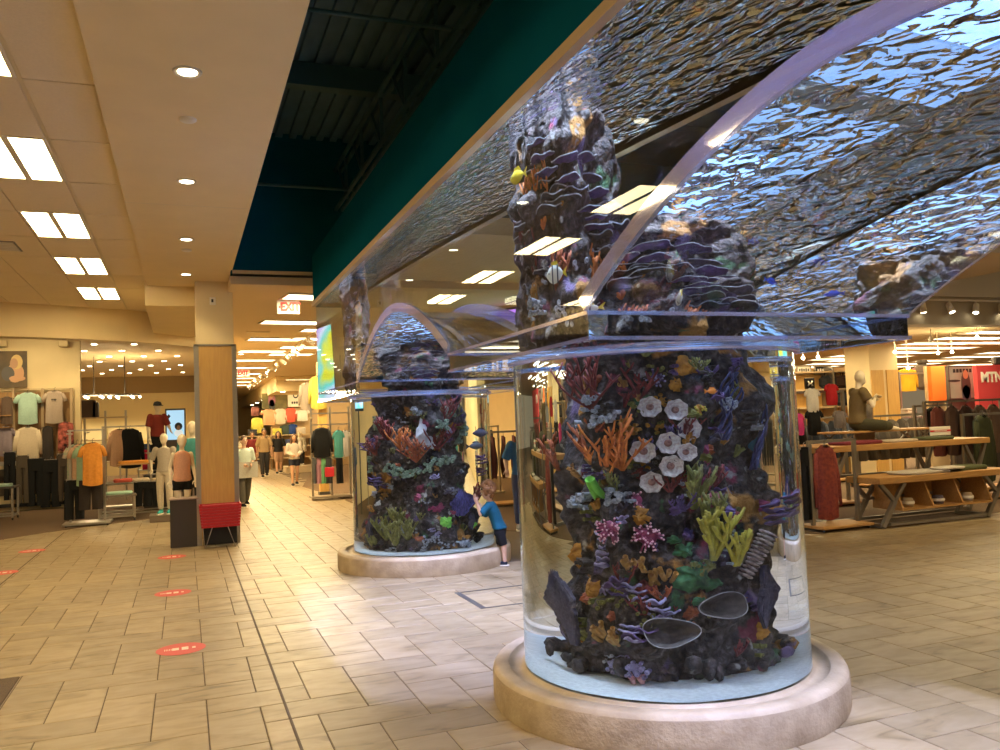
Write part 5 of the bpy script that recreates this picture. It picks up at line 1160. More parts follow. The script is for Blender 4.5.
o = MB(); p = at(258, 332, z=ZF); o.rbox((p.x, p.y, ZF-.006), (.5, .14, .012), .004); tag(o.build('ceiling_vent', M_grid), 'thin slot vent in the far aisle ceiling', 'vent')
p = at(292, 276, z=3.98)
downlight(1.35, 12.75, 3.98, 'round downlight in the header above the exit sign', 'header downlights', power=30); downlight(1.9, 15.2, ZF, 'round downlight beside the exit sign', 'header downlights', power=30)
for k, y in enumerate((24, 29, 34, 40, 47)): downlight(1.5, y, ZF, 'added downlight along the aisle divider wall, %s from the post' % ORD[k], 'added divider wall downlights', 1.2, power=170)  # extra downlights added to brighten the divider wall
# bulkhead, back walls
struct(MB().bbox((3.45, 34.0, 3.25), (9.0, 60, 3.86)).build('wall_far_bulkhead', M_beige))
struct(MB().bbox((3.6, 38.0, 0), (9.0, 38.3, 3.3)).build('wall_far_display', mat('far_wall_tan', (.42, .29, .15), .7)))
struct(MB().bbox((.75, 58, 0), (9, 58.2, 3.9)).build('wall_far_end', M_beige))
struct(MB().bbox((9.0, 12.6, 0), (9.2, 60, 4.0)).build('wall_far_side', M_beige))
for k, (px, py) in enumerate(((262, 400), (267, 397), (272, 394), (278, 391.5), (284, 389))):
    p = at(px, py, z=3.25)
    downlight(3.75, min(56, 34.5+(284-px)*.75), 3.25, 'tiny downlight under the far bulkhead, %s from its corner' % ORD[4-k], 'bulkhead downlights', 1.6, parts=False)
lamp_area('display_wash', (6.0, 36.2, 3.15), 4.5, .3, 120, WARM, (.4, 0, 0))
YD = 37.9; kd = mpp(YD)
def D(px, py, Y=YD): return at(px, py, Y=Y)
def flat_sign(name, label, cat, x0, y0, x1, y1, Y, m, th=.04, fr=None):
    a, b = at(x0, y1, Y=Y), at(x1, y0, Y=Y); t = thing(name, label, cat, ((a.x+b.x)/2, Y, a.z)); w_, h = b.x-a.x, b.z-a.z
    q = MB(); q.rbox((0, 0, h/2), (w_, th, h), .005); q.build('panel', m, t)
    if fr: 
        f = MB()
        for c, d in (((0, 0, h), (w_+.04, th+.02, .03)), ((0, 0, 0), (w_+.04, th+.02, .03)), ((-w_/2, 0, h/2), (.03, th+.02, h)), ((w_/2, 0, h/2), (.03, th+.02, h))): f.box(c, d)
        f.build('frame', fr, t)
    return t, w_, h
t, w_, h = flat_sign('wall_poster', 'dark green photo poster of a walking person on the far wall', 'poster', 262, 393, 287, 409, YD-.05, mat('poster_green', (.06, .055, .02), .7, c2=(.20, .16, .05), scale=2))
disc(-.12, h*.55, .16, .28, mat('print_purple', (.30, .10, .14), .6), 'printed_figure', -.03); disc(-.12, h*.22, .12, .26, mat('print_legs', (.03, .03, .03), .6), 'printed_legs', -.03); disc(-.12, h*.82, .08, .10, mat('print_face', (.40, .22, .12), .6), 'printed_head', -.034)
t, w_, h = flat_sign('wall_poster', 'white poster with black hat and face drawing on the far wall', 'poster', 288, 386, 303, 407, YD-.08, M_paper)
disc(0, h*.72, .16, .10, M_black, 'printed_hat', -.03); disc(0, h*.56, .12, .14, M_black, 'printed_face', -.03); disc(0, h*.56, .07, .08, M_paper, 'printed_eyes', -.034)
q = MB()
for i in range(4): q.box((-.15+.1*i, -.03, h*.2), (.07, .006, .1))
q.build('printed_lettering', M_black, t)
for px, y0, y1, wpx, sl, c, lab in ((257, 419, 433, 10, 'long', (.60, .55, .10), 'lime yellow jacket low on the far wall'), (268.5, 411, 425, 13, 'short', (.66, .36, .20), 'peach tee on a form on the far wall'), (280, 410, 424, 11, 'long', (.60, .52, .40), 'cream long sleeve on the far wall'), (290.5, 409, 422, 10, 'long', (.60, .10, .06), 'coral red top on the far wall'), (302, 411, 421, 12, 'short', (.62, .60, .52), 'white tee with dark print on the far wall'), (255, 408, 416, 9, None, (.20, .08, .07), 'patterned maroon top high on the far wall'), (285, 426, 436, 9, 'short', (.05, .07, .06), 'dark teal shirt low on the far wall'), (292, 425, 435, 8, 'short', (.02, .05, .20), 'blue shirt low on the far wall')):
    p = D(px, y1); hung_top(lab, (p.x, YD-.18, p.z), 0, wpx*kd*.8, (y1-y0)*kd, cloth(c), sl, 'tops on the far display wall', .1)
t = thing('shelf_unit', 'long wall shelf of folded goods under the far wall tops', 'shelf', (D(285, 470).x, YD-.35, 0))
for z in (.45, .95, 1.45): MB().bbox((-2.2, -.25, z), (2.2, .25, z+.04)).build('shelf_board', M_trim, t)
for sx in (-2.2, -.7, .7, 2.2): MB().bbox((sx-.03, -.25, 0), (sx+.03, .25, 1.5)).build('divider', M_slat, t)
for i in range(8):
    c = [(.60, .54, .44), (.05, .05, .06), (.42, .10, .08), (.60, .55, .10), (.08, .10, .20), (.5, .44, .36), (.12, .1, .09), (.3, .2, .15)][i]
    folded('%s folded pile on the far wall shelf' % ['white', 'black', 'red', 'lime', 'navy', 'stone', 'charcoal', 'brown'][i], (D(285, 470).x-1.9+.52*i, YD-.38, 1.49 if i % 2 else .99), 0, .38, .4, .28, cloth(c), 'folded piles on the far shelf', 'clothes', 'folded_pile', 3)
for px, py, lab, c in ((300, 436, 'white child mannequin in pale hoodie before the far wall', (.62, .58, .48)), (303, 441, 'white child mannequin in stone jacket beside the hoodie one', (.5, .44, .34))):
    p = at(px, 470, Y=33.5); figure('mannequin', lab, 'mannequin', (p.x, 33.5+(px-300)*.15, .25), 0, 1.35, None, M_mann, cloth(c), 1.0, cloth((.03, .03, .035)), 1.0, shoes=cloth((.5, .48, .45)), mann=True)
t = thing('mannequin_platform', 'low cream platform under the two child mannequins', 'platform', (at(301, 470, Y=33.5).x, 33.7, 0)); b_ = MB(); b_.rbox((0, 0, .12), (1.2, 1.1, .24), .01); b_.build('carcass', mat('cream_box', (.5, .4, .26), .6), t); b_ = MB(); b_.rbox((0, 0, .245), (1.22, 1.12, .01), .003); b_.build('top', mat('cream_box', (.5, .4, .26), .6), t)
# rack at the aisle side behind the far column
YR = 20.; kr = mpp(YR)
def Rk(px, py, Y=YR): return at(px, py, Y=Y)
t = thing('garment_rack', 'tall steel rack with two hanging levels beside the far column', 'rack', (Rk(330, 498).x, YR, 0))
for sx in (-.40, .05, .50): MB().bar((sx, 0, .0), (sx, 0, 2.2), .045).build('upright', M_steel, t)
for z in (1.10, 1.78, 2.05): MB().bar((-.42, -.1, z), (.55, -.1, z), .03).build('cross_bar', M_steel, t)
MB().bbox((-.45, -.25, .05), (.55, .25, .09)).build('base', M_steel, t); MB().bar((-.40, -.3, 1.95), (-.40, .3, 1.95), .03).build('side_arm', M_steel, t)
pz = Rk(321, 457).z
hung_top('black hooded jacket facing out on the tall steel rack', (Rk(321, 457).x, YR-.2, pz), 0, 20*kr*.75, 27*kr, cloth((.012, .012, .013)), 'long', 'garments on the tall steel rack', .1, name='hung_jacket', cat='jacket')
hung_top('teal tee on the tall steel rack beside the black jacket', (Rk(338, 457).x, YR-.15, Rk(338, 457).z), .2, 9*kr, 25*kr, cloth((.08, .30, .27)), 'short', 'garments on the tall steel rack', .08)
hung_top('pale grey tee at the end of the tall steel rack', (Rk(345, 456).x, YR-.1, Rk(345, 456).z), .1, 8*kr, 24*kr, cloth((.45, .42, .38)), 'short', 'garments on the tall steel rack', .08)
for px, c, lab in ((315, (.10, .10, .10), 'charcoal shorts on the lower bar of the tall rack'), (319, (.45, .22, .26), 'pink leggings on the lower bar of the tall rack'), (323.5, (.16, .40, .18), 'green leggings on the lower bar of the tall rack'), (328, (.06, .06, .06), 'black leggings on the lower bar of the tall rack'), (339, (.02, .02, .02), 'black shorts bundle low on the tall rack')):
    hung_pants(lab, (Rk(px, 484).x, YR-.15, max(.1, Rk(px, 483).z)), .3, 6*kr, 23*kr, cloth(c), 'leggings on the tall steel rack', 'hung_leggings')
o, w_, h = flat_sign('rack_sign', 'small blank red sign clipped to the tall steel rack', 'sign', 325, 467, 334, 477, YR-.45, mat('sign_red', (.55, .02, .03), .5), .02)
MB().bar((0, .02, h/2), (0, .32, h/2), .015).build('clip', M_steel, o)
p = Rk(327, 401); hung_top('yellow long coat displayed high on the post', (p.x, 21.3, p.z-.15), 0, .40, .85, cloth((.60, .45, .08)), 'long', None, .1, name='hung_coat', cat='coat')
p = Rk(316, 404); hung_top('grey top displayed high beside the yellow coat', (p.x, 21.4, p.z-.1), 0, .36, .7, cloth((.30, .24, .18)), 'long', None, .08)
t = thing('display_post', 'slim wooden display post behind the tall steel rack', 'post', (Rk(334, 490).x, 21.5, 0)); MB().bbox((-.11, -.1, 0), (.11, .1, 3.4)).build('shaft', M_wood, t); MB().bar((-.9, -.12, 2.95), (.2, -.12, 2.95), .03).build('arm', M_steel, t); MB().bbox((-.14, -.13, 0), (.14, .13, .08)).build('foot', M_dsteel, t)
for i, (x, y, c, lab) in enumerate(((4.9, 19, (.02, .02, .022), 'black jackets'), (5.6, 17.5, (.20, .15, .10), 'tan jackets'), (6.4, 18.5, (.06, .06, .07), 'charcoal jackets'), (5.2, 22, (.3, .26, .2), 'stone jackets'), (4.7, 15.4, (.05, .04, .035), 'dark brown jackets'))):
    t = thing('garment_rack', 'steel rack of %s behind the aquarium columns' % lab, 'rack', (x, y, 0))
    for sx in (-.6, .6): MB().bar((sx, 0, 0), (sx, 0, 1.6), .04).build('upright', M_steel, t)
    MB().bar((-.62, 0, 1.58), (.62, 0, 1.58), .035).build('cross_bar', M_steel, t); MB().bbox((-.65, -.2, 0), (.65, .2, .04)).build('base', M_steel, t)
    for k in range(5): hung_top('%s on the rack behind the aquarium, %s from the aisle' % (lab[:-1], ORD[k]), (x-.45+.22*k, y, .68), 1.2, .48, .82, cloth(tuple(v*(.8+.1*k) for v in c)), 'long', '%s on a rack' % lab, .09, name='hung_jacket', cat='jacket')
# added glowing panel; its colours imitate rainbow dispersion at the tank's far end
t = thing('dispersion_panel', 'added glowing panel imitating rainbow dispersion beyond the tank end', 'screen', (6.9, 14.1, 2.05), -.9)
m = mat('dispersion_glow', (.05, .05, .05), .4, emit=(.8, .9, .8), estr=1.6); nt = m.node_tree; b = nt.nodes['Principled BSDF']; tc = nt.nodes.new('ShaderNodeTexCoord'); nz_ = nt.nodes.new('ShaderNodeTexNoise'); nz_.inputs['Scale'].default_value = .9; rp = nt.nodes.new('ShaderNodeValToRGB'); e = rp.color_ramp.elements
e[0].position = .35; e[0].color = (.55, .12, .75, 1); e[1].position = .65; e[1].color = (.95, .60, .02, 1)
for q, c in ((.43, (.75, .80, 1, 1)), (.50, (.10, .75, .65, 1)), (.57, (.85, .85, .05, 1))): x = e.new(q); x.color = c
nt.links.new(tc.outputs['Object'], nz_.inputs['Vector']); nt.links.new(nz_.outputs['Fac'], rp.inputs[0]); nt.links.new(rp.outputs[0], b.inputs['Emission Color'])
q = MB(); q.rbox((0, 0, .85), (1.3, .08, 1.7), .01); q.build('display', m, t); MB().bbox((-.69, .045, -.05), (.69, .12, 1.75)).build('bezel', M_black, t); MB().bbox((-.1, .05, -2.25), (.1, .15, .0)).build('stand', M_dsteel, t)

# ================================================================== RIGHT STORE
struct(MB().bbox((3.9, 9.35, 3.98), (9.2, 12.6, 4.2)).build('ceiling_right_return', M_beige))
M_off = mat('off_white_paint', (.62, .56, .45), .7)
struct(MB().bbox((9.2, 11.0, 3.12), (40, 11.35, 3.62)).build('wall_right_bulkhead', mat('grey_beige_paint', (.42, .36, .26), .7)))
struct(MB().bbox((8.5, 10.9, 3.62), (40, 11.35, 4.50)).build('wall_right_upper', M_off))
struct(MB().bbox((7.4, 8.6, 3.88), (12.9, 10.9, 4.42)).build('ceiling_right_block', M_off))
struct(MB().bbox((9.2, 11.35, 3.22), (45, 45, 3.42)).build('ceiling_right', mat('right_ceiling_tan', (.66, .50, .28), .85)))
struct(MB().bbox((9.2, 44, 0), (46, 44.3, 3.4)).build('wall_right_back', M_beige))
track('light_track', 'white track with four spotlights under the grey bulkhead', (12.0, 10.9, 3.55), (14.6, 10.9, 3.55), 4, (-.1, -.2, -1), 'bulkhead track spotlights', 'white spotlight under the grey bulkhead, %s from the aquarium', .45)
p = at(958, 276, Y=9.6); t = thing('dome_camera', 'small white security camera dome on the ceiling block', 'camera', (p.x, 9.6, 3.88)); q = MB(); q.lathe([(.09, 0), (.09, -.04), (.07, -.06)], 16); q.build('housing', M_paper, t); q = MB(); q.ball((0, 0, -.065), .06, 12, 8); q.build('dome', M_black, t)
# ceiling strips of the right store: four banks
i = 0
for bx, by, n, ln, dy in ((12.9, 13.2, 5, 1.6, 1.15), (17.0, 12.9, 7, 1.8, 1.2), (19.0, 15.2, 7, 1.8, 1.4), (23.5, 15.4, 7, 2.0, 1.5), (20.5, 24, 5, 2.0, 2.0), (29, 20, 5, 2.2, 2.0)):
    for k in range(n):
        strip_light(bx+.35*k, by+dy*k, 3.215, ['lit strip in the ceiling bank above the seated mannequin', 'lit strip in the ceiling bank above the brown clothes rack', 'lit strip in the ceiling bank behind the wood clad pillar', 'lit strip in the ceiling bank above the red wall', 'lit strip in the far ceiling bank of the sports area', 'lit strip in the outermost ceiling bank'][i]+', %s from the bulkhead' % ORD[k], 'right store strip lights', .0, 72 if k % 2 == 0 else 0, ln)
    i += 1
for px, py in ((977, 337), (952, 352), (938, 353), (895, 352), (803, 358), (818, 357), (908, 368)):
    p = at(px, py, Y=13.0 if py > 340 else 12.2); t = thing('spot_bulb', 'bright round spot bulb under the sports ceiling %s' % {977: 'above the red wall', 952: 'above the grey poster', 938: 'above the orange panel', 895: 'against the wood clad pillar', 803: 'by the aquarium glass', 818: 'above the framed signs', 908: 'above the yellow jacket'}[px], 'spotlight', (p.x, p.y, p.z), 0, 'round spot bulbs'); q = MB(); q.ball((0, 0, 0), .035, 10, 8); q.build('bulb', M_down, t); lamp_point('bulb_lamp', (p.x, p.y-.06, p.z-.06), 5 if px == 895 else 16); q = MB(); q.tube([(0, 0, .03), (0, 0, 3.22-p.z)], .012, 6); q.build('stem', M_white, t)
for px in (931, 829): 
    p = at(px, 339, Y=12.5); t = thing('ceiling_sensor', 'small white hanging sensor %s' % ('near the bulkhead spotlights' if px > 900 else 'above the seated mannequin'), 'sensor', (p.x, 12.5, p.z)); q = MB(); q.lathe([(.001, -.06), (.05, -.05), (.055, 0), (.03, .05)], 12); q.build('body', M_white, t); q = MB(); q.tube([(0, 0, .04), (0, 0, 3.22-p.z)], .01, 6); q.build('stem', M_white, t)
for k, x in enumerate((8.6, 10.2, 11.8)):  # downlights added to light the seated mannequin from the front
    downlight(x, 8.75, 3.88, 'added downlight under the ceiling block before the oak tables, %s from the aquarium' % ORD[k], 'added ceiling block downlights', 1.2)
    lamp_spot('added_block_lamp', (x, 8.72, 3.82), (x+.2, 9.9, 1.2), 130, angle=95, blend=.7, radius=.07)
# clad pillar
YP = 15.5; a, b = at(873, 420, Y=YP), at(901, 420, Y=YP)
t = thing('clad_pillar', 'square beige pillar with golden wood panels in the sports area', 'pillar', ((a.x+b.x)/2, YP+.4, 0)); w_ = b.x-a.x
MB().bbox((-w_/2, -.4, 0), (w_/2, .4, 3.23)).build('shaft', M_beige, t); zc = at(885, 370, Y=YP).z
for sx in (-1, 1): MB().bbox((min(sx*w_*.06, sx*w_*.47), -.43, .1), (max(sx*w_*.06, sx*w_*.47), -.4, zc)).build('wood_panel', M_wood, t)
# big tables
M_leg = mat('grey_steel_leg', (.26, .23, .19), .4, metal=.7)
def trestle(name, label, x0, x1, y, z, D_, spread=.5, over=None):
    t = thing(name, label, 'table', ((x0+x1)/2, y, 0)); L_ = x1-x0; q = MB(); q.rbox((0, 0, z-.045), (L_, D_, .09), .008); q.build('tabletop', M_wood2, t)
    for sx in (-1, 1):
        X = sx*(L_/2-.28)
        for sy in (-1, 1):
            q = MB(); q.bar((X-.22*1, sy*(D_/2-.06), .02), (X+.02, sy*(D_/2-.06), z*.52), .06); q.bar((X+.02, sy*(D_/2-.06), z*.52), (X-.22, sy*(D_/2-.06), z-.09), .05); q.build('leg', M_leg, t)
            q = MB(); q.bar((X+.22, sy*(D_/2-.06), z-.09), (X+.02, sy*(D_/2-.06), z*.52), .05); q.build('brace', M_leg, t)
        q = MB(); q.bar((X-.22, -D_/2+.06, .04), (X-.22, D_/2-.06, .04), .05); q.build('foot_bar', M_leg, t)
    q = MB(); q.bar((-L_/2+.2, -D_/2+.06, .05), (L_/2-.5, -D_/2+.06, .05), .04); q.bar((-L_/2+.3, D_/2-.06, z*.52), (L_/2-.3, D_/2-.06, z*.52), .04); q.build('rail', M_leg, t)
    return t
trestle('display_table', 'large oak trestle table with the seated mannequin riser', 8.55, 11.95, 10.05, 1.13, 1.1)
trestle('display_table', 'lower oak trestle table with open cubby boxes underneath', 8.9, 11.45, 9.10, .70, .62)
t = thing('cubby_box', 'oak cubby box with three open bays under the lower table', 'cubby', (10.2, 9.10, .22)); cw = 1.75
MB().bbox((-cw/2, -.27, 0), (cw/2, .27, .025)).build('bottom', M_wood2, t); MB().bbox((-cw/2, .25, .025), (cw/2, .27, .38)).build('back', M_wood2, t)
for k in range(4): x = -cw/2+(cw-.03)*k/3; q = MB(); q.add([(x, -.27, .025), (x+.03, -.27, .025), (x+.03, .25, .025), (x, .25, .025), (x, -.12, .38), (x+.03, -.12, .38), (x+.03, .25, .38), (x, .25, .38)], [(3, 2, 1, 0), (4, 5, 6, 7), (0, 1, 5, 4), (1, 2, 6, 5), (2, 3, 7, 6), (3, 0, 4, 7)]); q.build('divider', M_wood2, t)
for k, (c, lab) in enumerate((((.42, .32, .2), 'tan rolled cap in the first cubby bay'), ((.12, .10, .14), 'dark folded scarf in the middle cubby bay'), ((.40, .30, .20), 'tan rolled socks in the last cubby bay'))):
    x = 10.2-cw/2+.3+.58*k; t = thing('rolled_goods', lab, 'accessory', (x, 9.02, .245)); q = MB(); q.lathe([(.001, .0), (.075, 0), (.085, .06), (.07, .12), (.001, .125)], 16, wob=lambda a: 1+.05*math.sin(3*a)); q.build('roll', cloth(c), t); q = MB(); q.lathe([(.086, .04), (.092, .06), (.086, .08)], 16); q.build('band', M_paper, t)
folded('pale grey shirts laid across the lower oak table', (9.9, 9.05, .70), 0, .9, .45, .04, cloth((.50, .44, .36))); folded('olive folded trousers on the lower oak table', (10.85, 9.1, .70), 0, .62, .4, .06, cloth((.10, .11, .05)), None, 'trousers', 'folded_trousers')
folded('white shirt hanging edge on the lower oak table', (10.35, 8.95, .745), .1, .5, .3, .03, cloth((.6, .54, .45)))
folded('burgundy folded shirts on the large oak table', (9.45, 9.75, 1.13), 0, .8, .4, .05, cloth((.20, .035, .045))); folded('olive folded shirts on the large oak table', (11.0, 9.75, 1.13), 0, .6, .4, .05, cloth((.09, .10, .05))); folded('pale tan folded shirts on the large oak table', (10.25, 9.75, 1.13), 0, .6, .4, .04, cloth((.5, .42, .32)))
t = thing('table_riser', 'oak topped riser under the seated mannequin', 'riser', (10.4, 10.25, 1.13)); q = MB(); q.rbox((0, 0, .17), (2.0, .5, .03), .004); q.build('shelf_top', M_wood2, t)
for sx in (-.8, .8):
    for sy in (-.2, .2): q = MB(); q.bar((sx-.12, sy, 0), (sx+.12, sy, .155), .025); q.bar((sx+.12, sy, 0), (sx-.12, sy, .155), .025); q.build('cross_leg', M_leg, t)
# yoga mannequin, seated cross legged with palms together; faces mostly +x
zs = 1.315; H = 1.72
yo = dict(hip=(0, 0, .07), waist=(.004, 0, .155), chest=(.015, 0, .28), neck=(.03, 0, .395), head=(.045, -.006, .487), shL=(.02, .105, .36), shR=(.02, -.105, .36), elL=(.10, .13, .235), wrL=(.165, .02, .285), elR=(.085, -.14, .225), wrR=(.165, -.02, .285),
          hpL=(.02, .05, .055), knL=(.20, .19, .05), anL=(.16, -.02, .035), hpR=(.02, -.05, .055), knR=(.15, -.21, .045), anR=(.27, -.06, .035))
pt = at(864, 432, Y=10.25)
figure('mannequin', 'seated ivory mannequin with pressed palms in olive tee and trousers', 'mannequin', (pt.x-.12, 10.25, zs), -.35, H, yo, M_mann, cloth((.17, .12, .055)), .3, cloth((.07, .065, .035)), 1.0, mann=True, facing=(1, -.15))
# racks left of the tables
def rack_r(label, x, y, Hh, w_=.9, name='garment_rack'):
    t = thing(name, label, 'rack', (x, y, 0))
    for sx in (-w_/2, w_/2): MB().bar((sx, 0, .05), (sx, 0, Hh), .05).build('upright', M_leg, t)
    MB().bar((-w_/2, 0, Hh-.02), (w_/2, 0, Hh-.02), .04).build('cross_bar', M_leg, t); q = MB(); q.rbox((0, 0, .06), (w_+.1, .5, .04), .008); q.build('base', M_wood2, t)
    for sx in (-w_/2, w_/2): q = MB(); q.tube([(sx, -.2, .02), (sx, .2, .02)], .02, 8); q.build('foot', M_black, t)
    return t
p = at(828, 530, z=0); xk = at(828, 490, Y=9.45).x
rack_r('wood and steel rack holding the rust red dress', xk-.1, 9.22, 1.25, .8)
hung_top('long rust red dress hung on the wood and steel rack', (at(829, 523, Y=9.2).x, 9.2, .16), 0, .36, 1.02, cloth((.26, .055, .035), (.16, .035, .03), 26), 'long', None, .11, name='hung_dress', cat='dress')
hung_pants('black long trousers hung beside the rust dress', (at(808, 520, Y=9.25).x, 9.25, .16), .2, .22, 1.0, cloth((.014, .013, .014)))
YH = 11.4; rack_r('steel rack with white and black hoodies behind the rust dress', at(818, 480, Y=YH).x, YH, 2.0, 1.3)
for px, y0, y1, wpx, c, lab in ((813, 390, 412, 13, (.70, .66, .58), 'white hoodie on the rack behind the table'), (815, 411, 435, 15, (.014, .013, .014), 'black shorts hung under the white hoodie'), (832, 385, 405, 12, (.45, .02, .025), 'red jacket beside the white hoodie'), (800, 415, 435, 8, (.62, .05, .20), 'hot pink top at the edge of the hoodie rack'), (840, 412, 428, 12, (.20, .17, .16), 'grey top right of the black shorts')):
    a = at(px, y1, Y=YH-.2); hung_top(lab, (a.x, YH-.2, a.z), 0, wpx*mpp(YH)*1.25, (y1-y0)*mpp(YH)*1.25, cloth(c), 'short', 'tops on the hoodie rack', .1)
# back shelf wall left of mannequin
YB = 17.; kb = mpp(YB)*1.2
t = thing('shelf_bay', 'wooden wall shelf bay with dark bags behind the seated mannequin', 'shelf', (at(825, 430, Y=YB).x, YB, 0)); MB().bbox((-1.3, 0, 0), (1.3, .1, 2.75)).build('back_board', M_wood, t)
for z in (.9, 1.7, 2.15, 2.6): MB().bbox((-1.25, -.4, z), (1.25, 0, z+.04)).build('shelf_board', M_trim, t)
for sx in (-1.25, 0, 1.25): MB().bbox((sx-.03, -.42, 0), (sx+.03, 0, 2.75)).build('upright', M_steel, t)
for i, (px, py, c, lab) in enumerate(((828, 383, (.03, .025, .025), 'long black bag'), (838, 380, (.06, .03, .02), 'dark brown bag'), (846, 382, (.02, .02, .025), 'round black bag'), (848, 397, (.015, .015, .018), 'black backpack'), (843, 398, (.05, .05, .06), 'charcoal backpack'))):
    a = at(px, py, Y=YB-.25); z = 2.19 if py < 390 else 1.74; t = thing('bag', lab+' on the wall shelf behind the seated mannequin', 'bag', (a.x, YB-.25, z)); q = MB(); q.rbox((0, 0, .17), (.5, .25, .34), .08); q.build('sack', cloth(c), t); q = MB(); q.tube([(-.1, 0, .33), (-.08, 0, .43), (.08, 0, .43), (.1, 0, .33)], .012, 6); q.build('handle', M_black, t)
for px, m_, lab in ((804, M_paper, 'small white framed sign above the shelf wall'), (822, M_black, 'black patterned sign above the shelf wall')):
    o, w_, h = flat_sign('shelf_sign', lab, 'sign', px-7, 366, px+8 if px > 810 else px+6, 374, YB-.1, m_, .03, M_steel)
    q = MB()
    for k in range(5): q.box((-w_*.32+w_*.16*k, -.02, h*.5), (w_*.09, .01, h*(.3+.1*(k % 2))))
    q.build('printed_marks', M_paper if m_ is M_black else M_dsteel, o)
o, w_, h = flat_sign('brand_sign', 'black square sign with white emblem by the white hoodie', 'sign', 805, 378, 814, 389, 13.0, M_black, .03)
q = MB()
for s in (-1, 1): q.tube([(s*w_*.22, -.02, h*.72), (s*w_*.10, -.02, h*.5), (s*w_*.22, -.02, h*.28)], .015, 6)
q.box((0, -.02, h*.5), (w_*.2, .012, .03)); q.build('emblem', M_paper, o); MB().bar((0, .03, -o.location.z), (0, .03, h), .02).build('stand', M_dsteel, o)
# panels at right: orange, grey poster, red wall with letters
t, w_, h = flat_sign('freestanding_banner', 'bright orange display panel beside the grey poster', 'panel', 931, 366, 944, 402, 15.6, mat('orange_panel', (.75, .13, .01), .5), .12)
for s in (0,): MB().bbox((-w_/2-.05, .06, -t.location.z), (w_/2+.05, .12, h)).build('backing', M_trim, t)
t, w_, h = flat_sign('wall_poster', 'grey green poster of a standing climber beside the orange panel', 'poster', 949, 366, 976, 399, 15.2, mat('poster_grey', (.22, .26, .22), .7, c2=(.34, .37, .31), scale=1.2), .08, M_dsteel)
disc(.05, h*.42, .16, .36, mat('print_dark', (.05, .05, .045), .6), 'printed_jacket', -.05); disc(.05, h*.14, .15, .22, mat('print_blue', (.06, .09, .14), .6), 'printed_legs', -.05); disc(.05, h*.74, .09, .11, mat('print_face', (.4, .22, .12), .6), 'printed_head', -.054); disc(-.35, h*.55, .22, .03, M_black, 'printed_arm', -.05)
q = MB()
for k in range(6): q.box((-.32+.11*k, -.05, h*.86), (.07, .01, .09))
q.build('printed_title', M_black, t); disc(.5, h*.10, .16, .12, mat('print_blue2', (.05, .11, .18), .6), 'printed_rock', -.05)
MB().bbox((-w_/2, .04, -t.location.z), (w_/2, .08, 0)).build('stand', M_dsteel, t)
t, w_, h = flat_sign('brand_backdrop', 'tall red wall panel with white MTN lettering', 'panel', 980, 364, 1050, 445, 14.6, mat('red_wall', (.52, .045, .05), .6), .12)
text_mesh('MTN', .34, .01, M_paper, 'letters', t, Matrix.Translation((-w_/2+.10, -.075, h*.84)) @ FACE, 'LEFT', .012)
MB().bbox((-w_/2, .0, -t.location.z), (w_/2, .06, 0)).build('plinth', M_dark, t)
for a, lab in (((1.05, h+.0), 'grey goods box on top of the red wall'),):
    o = MB(); o.rbox((t.location.x-.35, 14.6, t.location.z+h+.10), (.7, .12, .2), .03); tag(o.build('goods_box', M_dsteel), lab, 'box')
# yellow jacket and pack display
YJ = 17.2
a = at(908, 391, Y=YJ); hung_top('golden yellow jacket displayed beside the wood clad pillar', (a.x, YJ, a.z), 0, .62, .62, cloth((.68, .36, .02)), 'long', None, .14, name='hung_jacket', cat='jacket')
a = at(923.5, 391, Y=YJ); t = thing('backpack', 'grey brown backpack hung beside the yellow jacket', 'backpack', (a.x, YJ, a.z)); q = MB(); q.rbox((0, 0, .40), (.42, .26, .74), .09); q.build('pack', cloth((.13, .10, .075)), t); q = MB(); q.rbox((0, -.15, .25), (.30, .10, .32), .04); q.build('pocket', cloth((.16, .12, .09)), t); q = MB(); q.rbox((0, -.02, .80), (.34, .24, .12), .05); q.build('lid', cloth((.10, .08, .06)), t)
a = at(917, 378, Y=YJ+.1); t = thing('cap_display', 'maroon knit hat displayed above the yellow jacket', 'hat', (a.x, YJ+.1, a.z)); q = MB(); q.lathe([(.16, 0), (.17, .06), (.15, .18), (.08, .27), (.001, .29)], 16); q.build('crown', cloth((.14, .02, .03)), t); q = MB(); q.lathe([(.165, -.01), (.185, 0), (.185, .07), (.17, .08)], 16); q.build('brim_band', cloth((.12, .02, .025)), t)
t = thing('shelf_unit', 'steel shelf unit with folded clothes under the yellow jacket', 'shelf', (at(915, 430, Y=YJ-.6).x, YJ-.4, 0))
for z in (.5, 1.0, 1.35): MB().bbox((-1.3, -.25, z), (1.3, .25, z+.03)).build('shelf_board', M_steel, t)
for sx in (-1.3, 0, 1.3): MB().bar((sx, .2, 0), (sx, .2, 2.6), .05).build('post', M_steel, t)
MB().bar((-1.3, .22, 2.55), (1.3, .22, 2.55), .04).build('top_bar', M_steel, t)
xs = at(915, 430, Y=YJ-.6).x
for k, (c, lab) in enumerate((((.6, .55, .46), 'white'), ((.10, .09, .09), 'charcoal'), ((.45, .36, .28), 'tan'), ((.06, .07, .12), 'navy'), ((.30, .10, .07), 'rust'))): folded('%s folded pile on the steel shelf by the pillar' % lab, (xs-1.0+.48*k, YJ-.42, 1.03 if k % 2 else 1.38), 0, .38, .36, .22, cloth(c), 'folded piles on the steel shelf', 'clothes', 'folded_pile', 3)
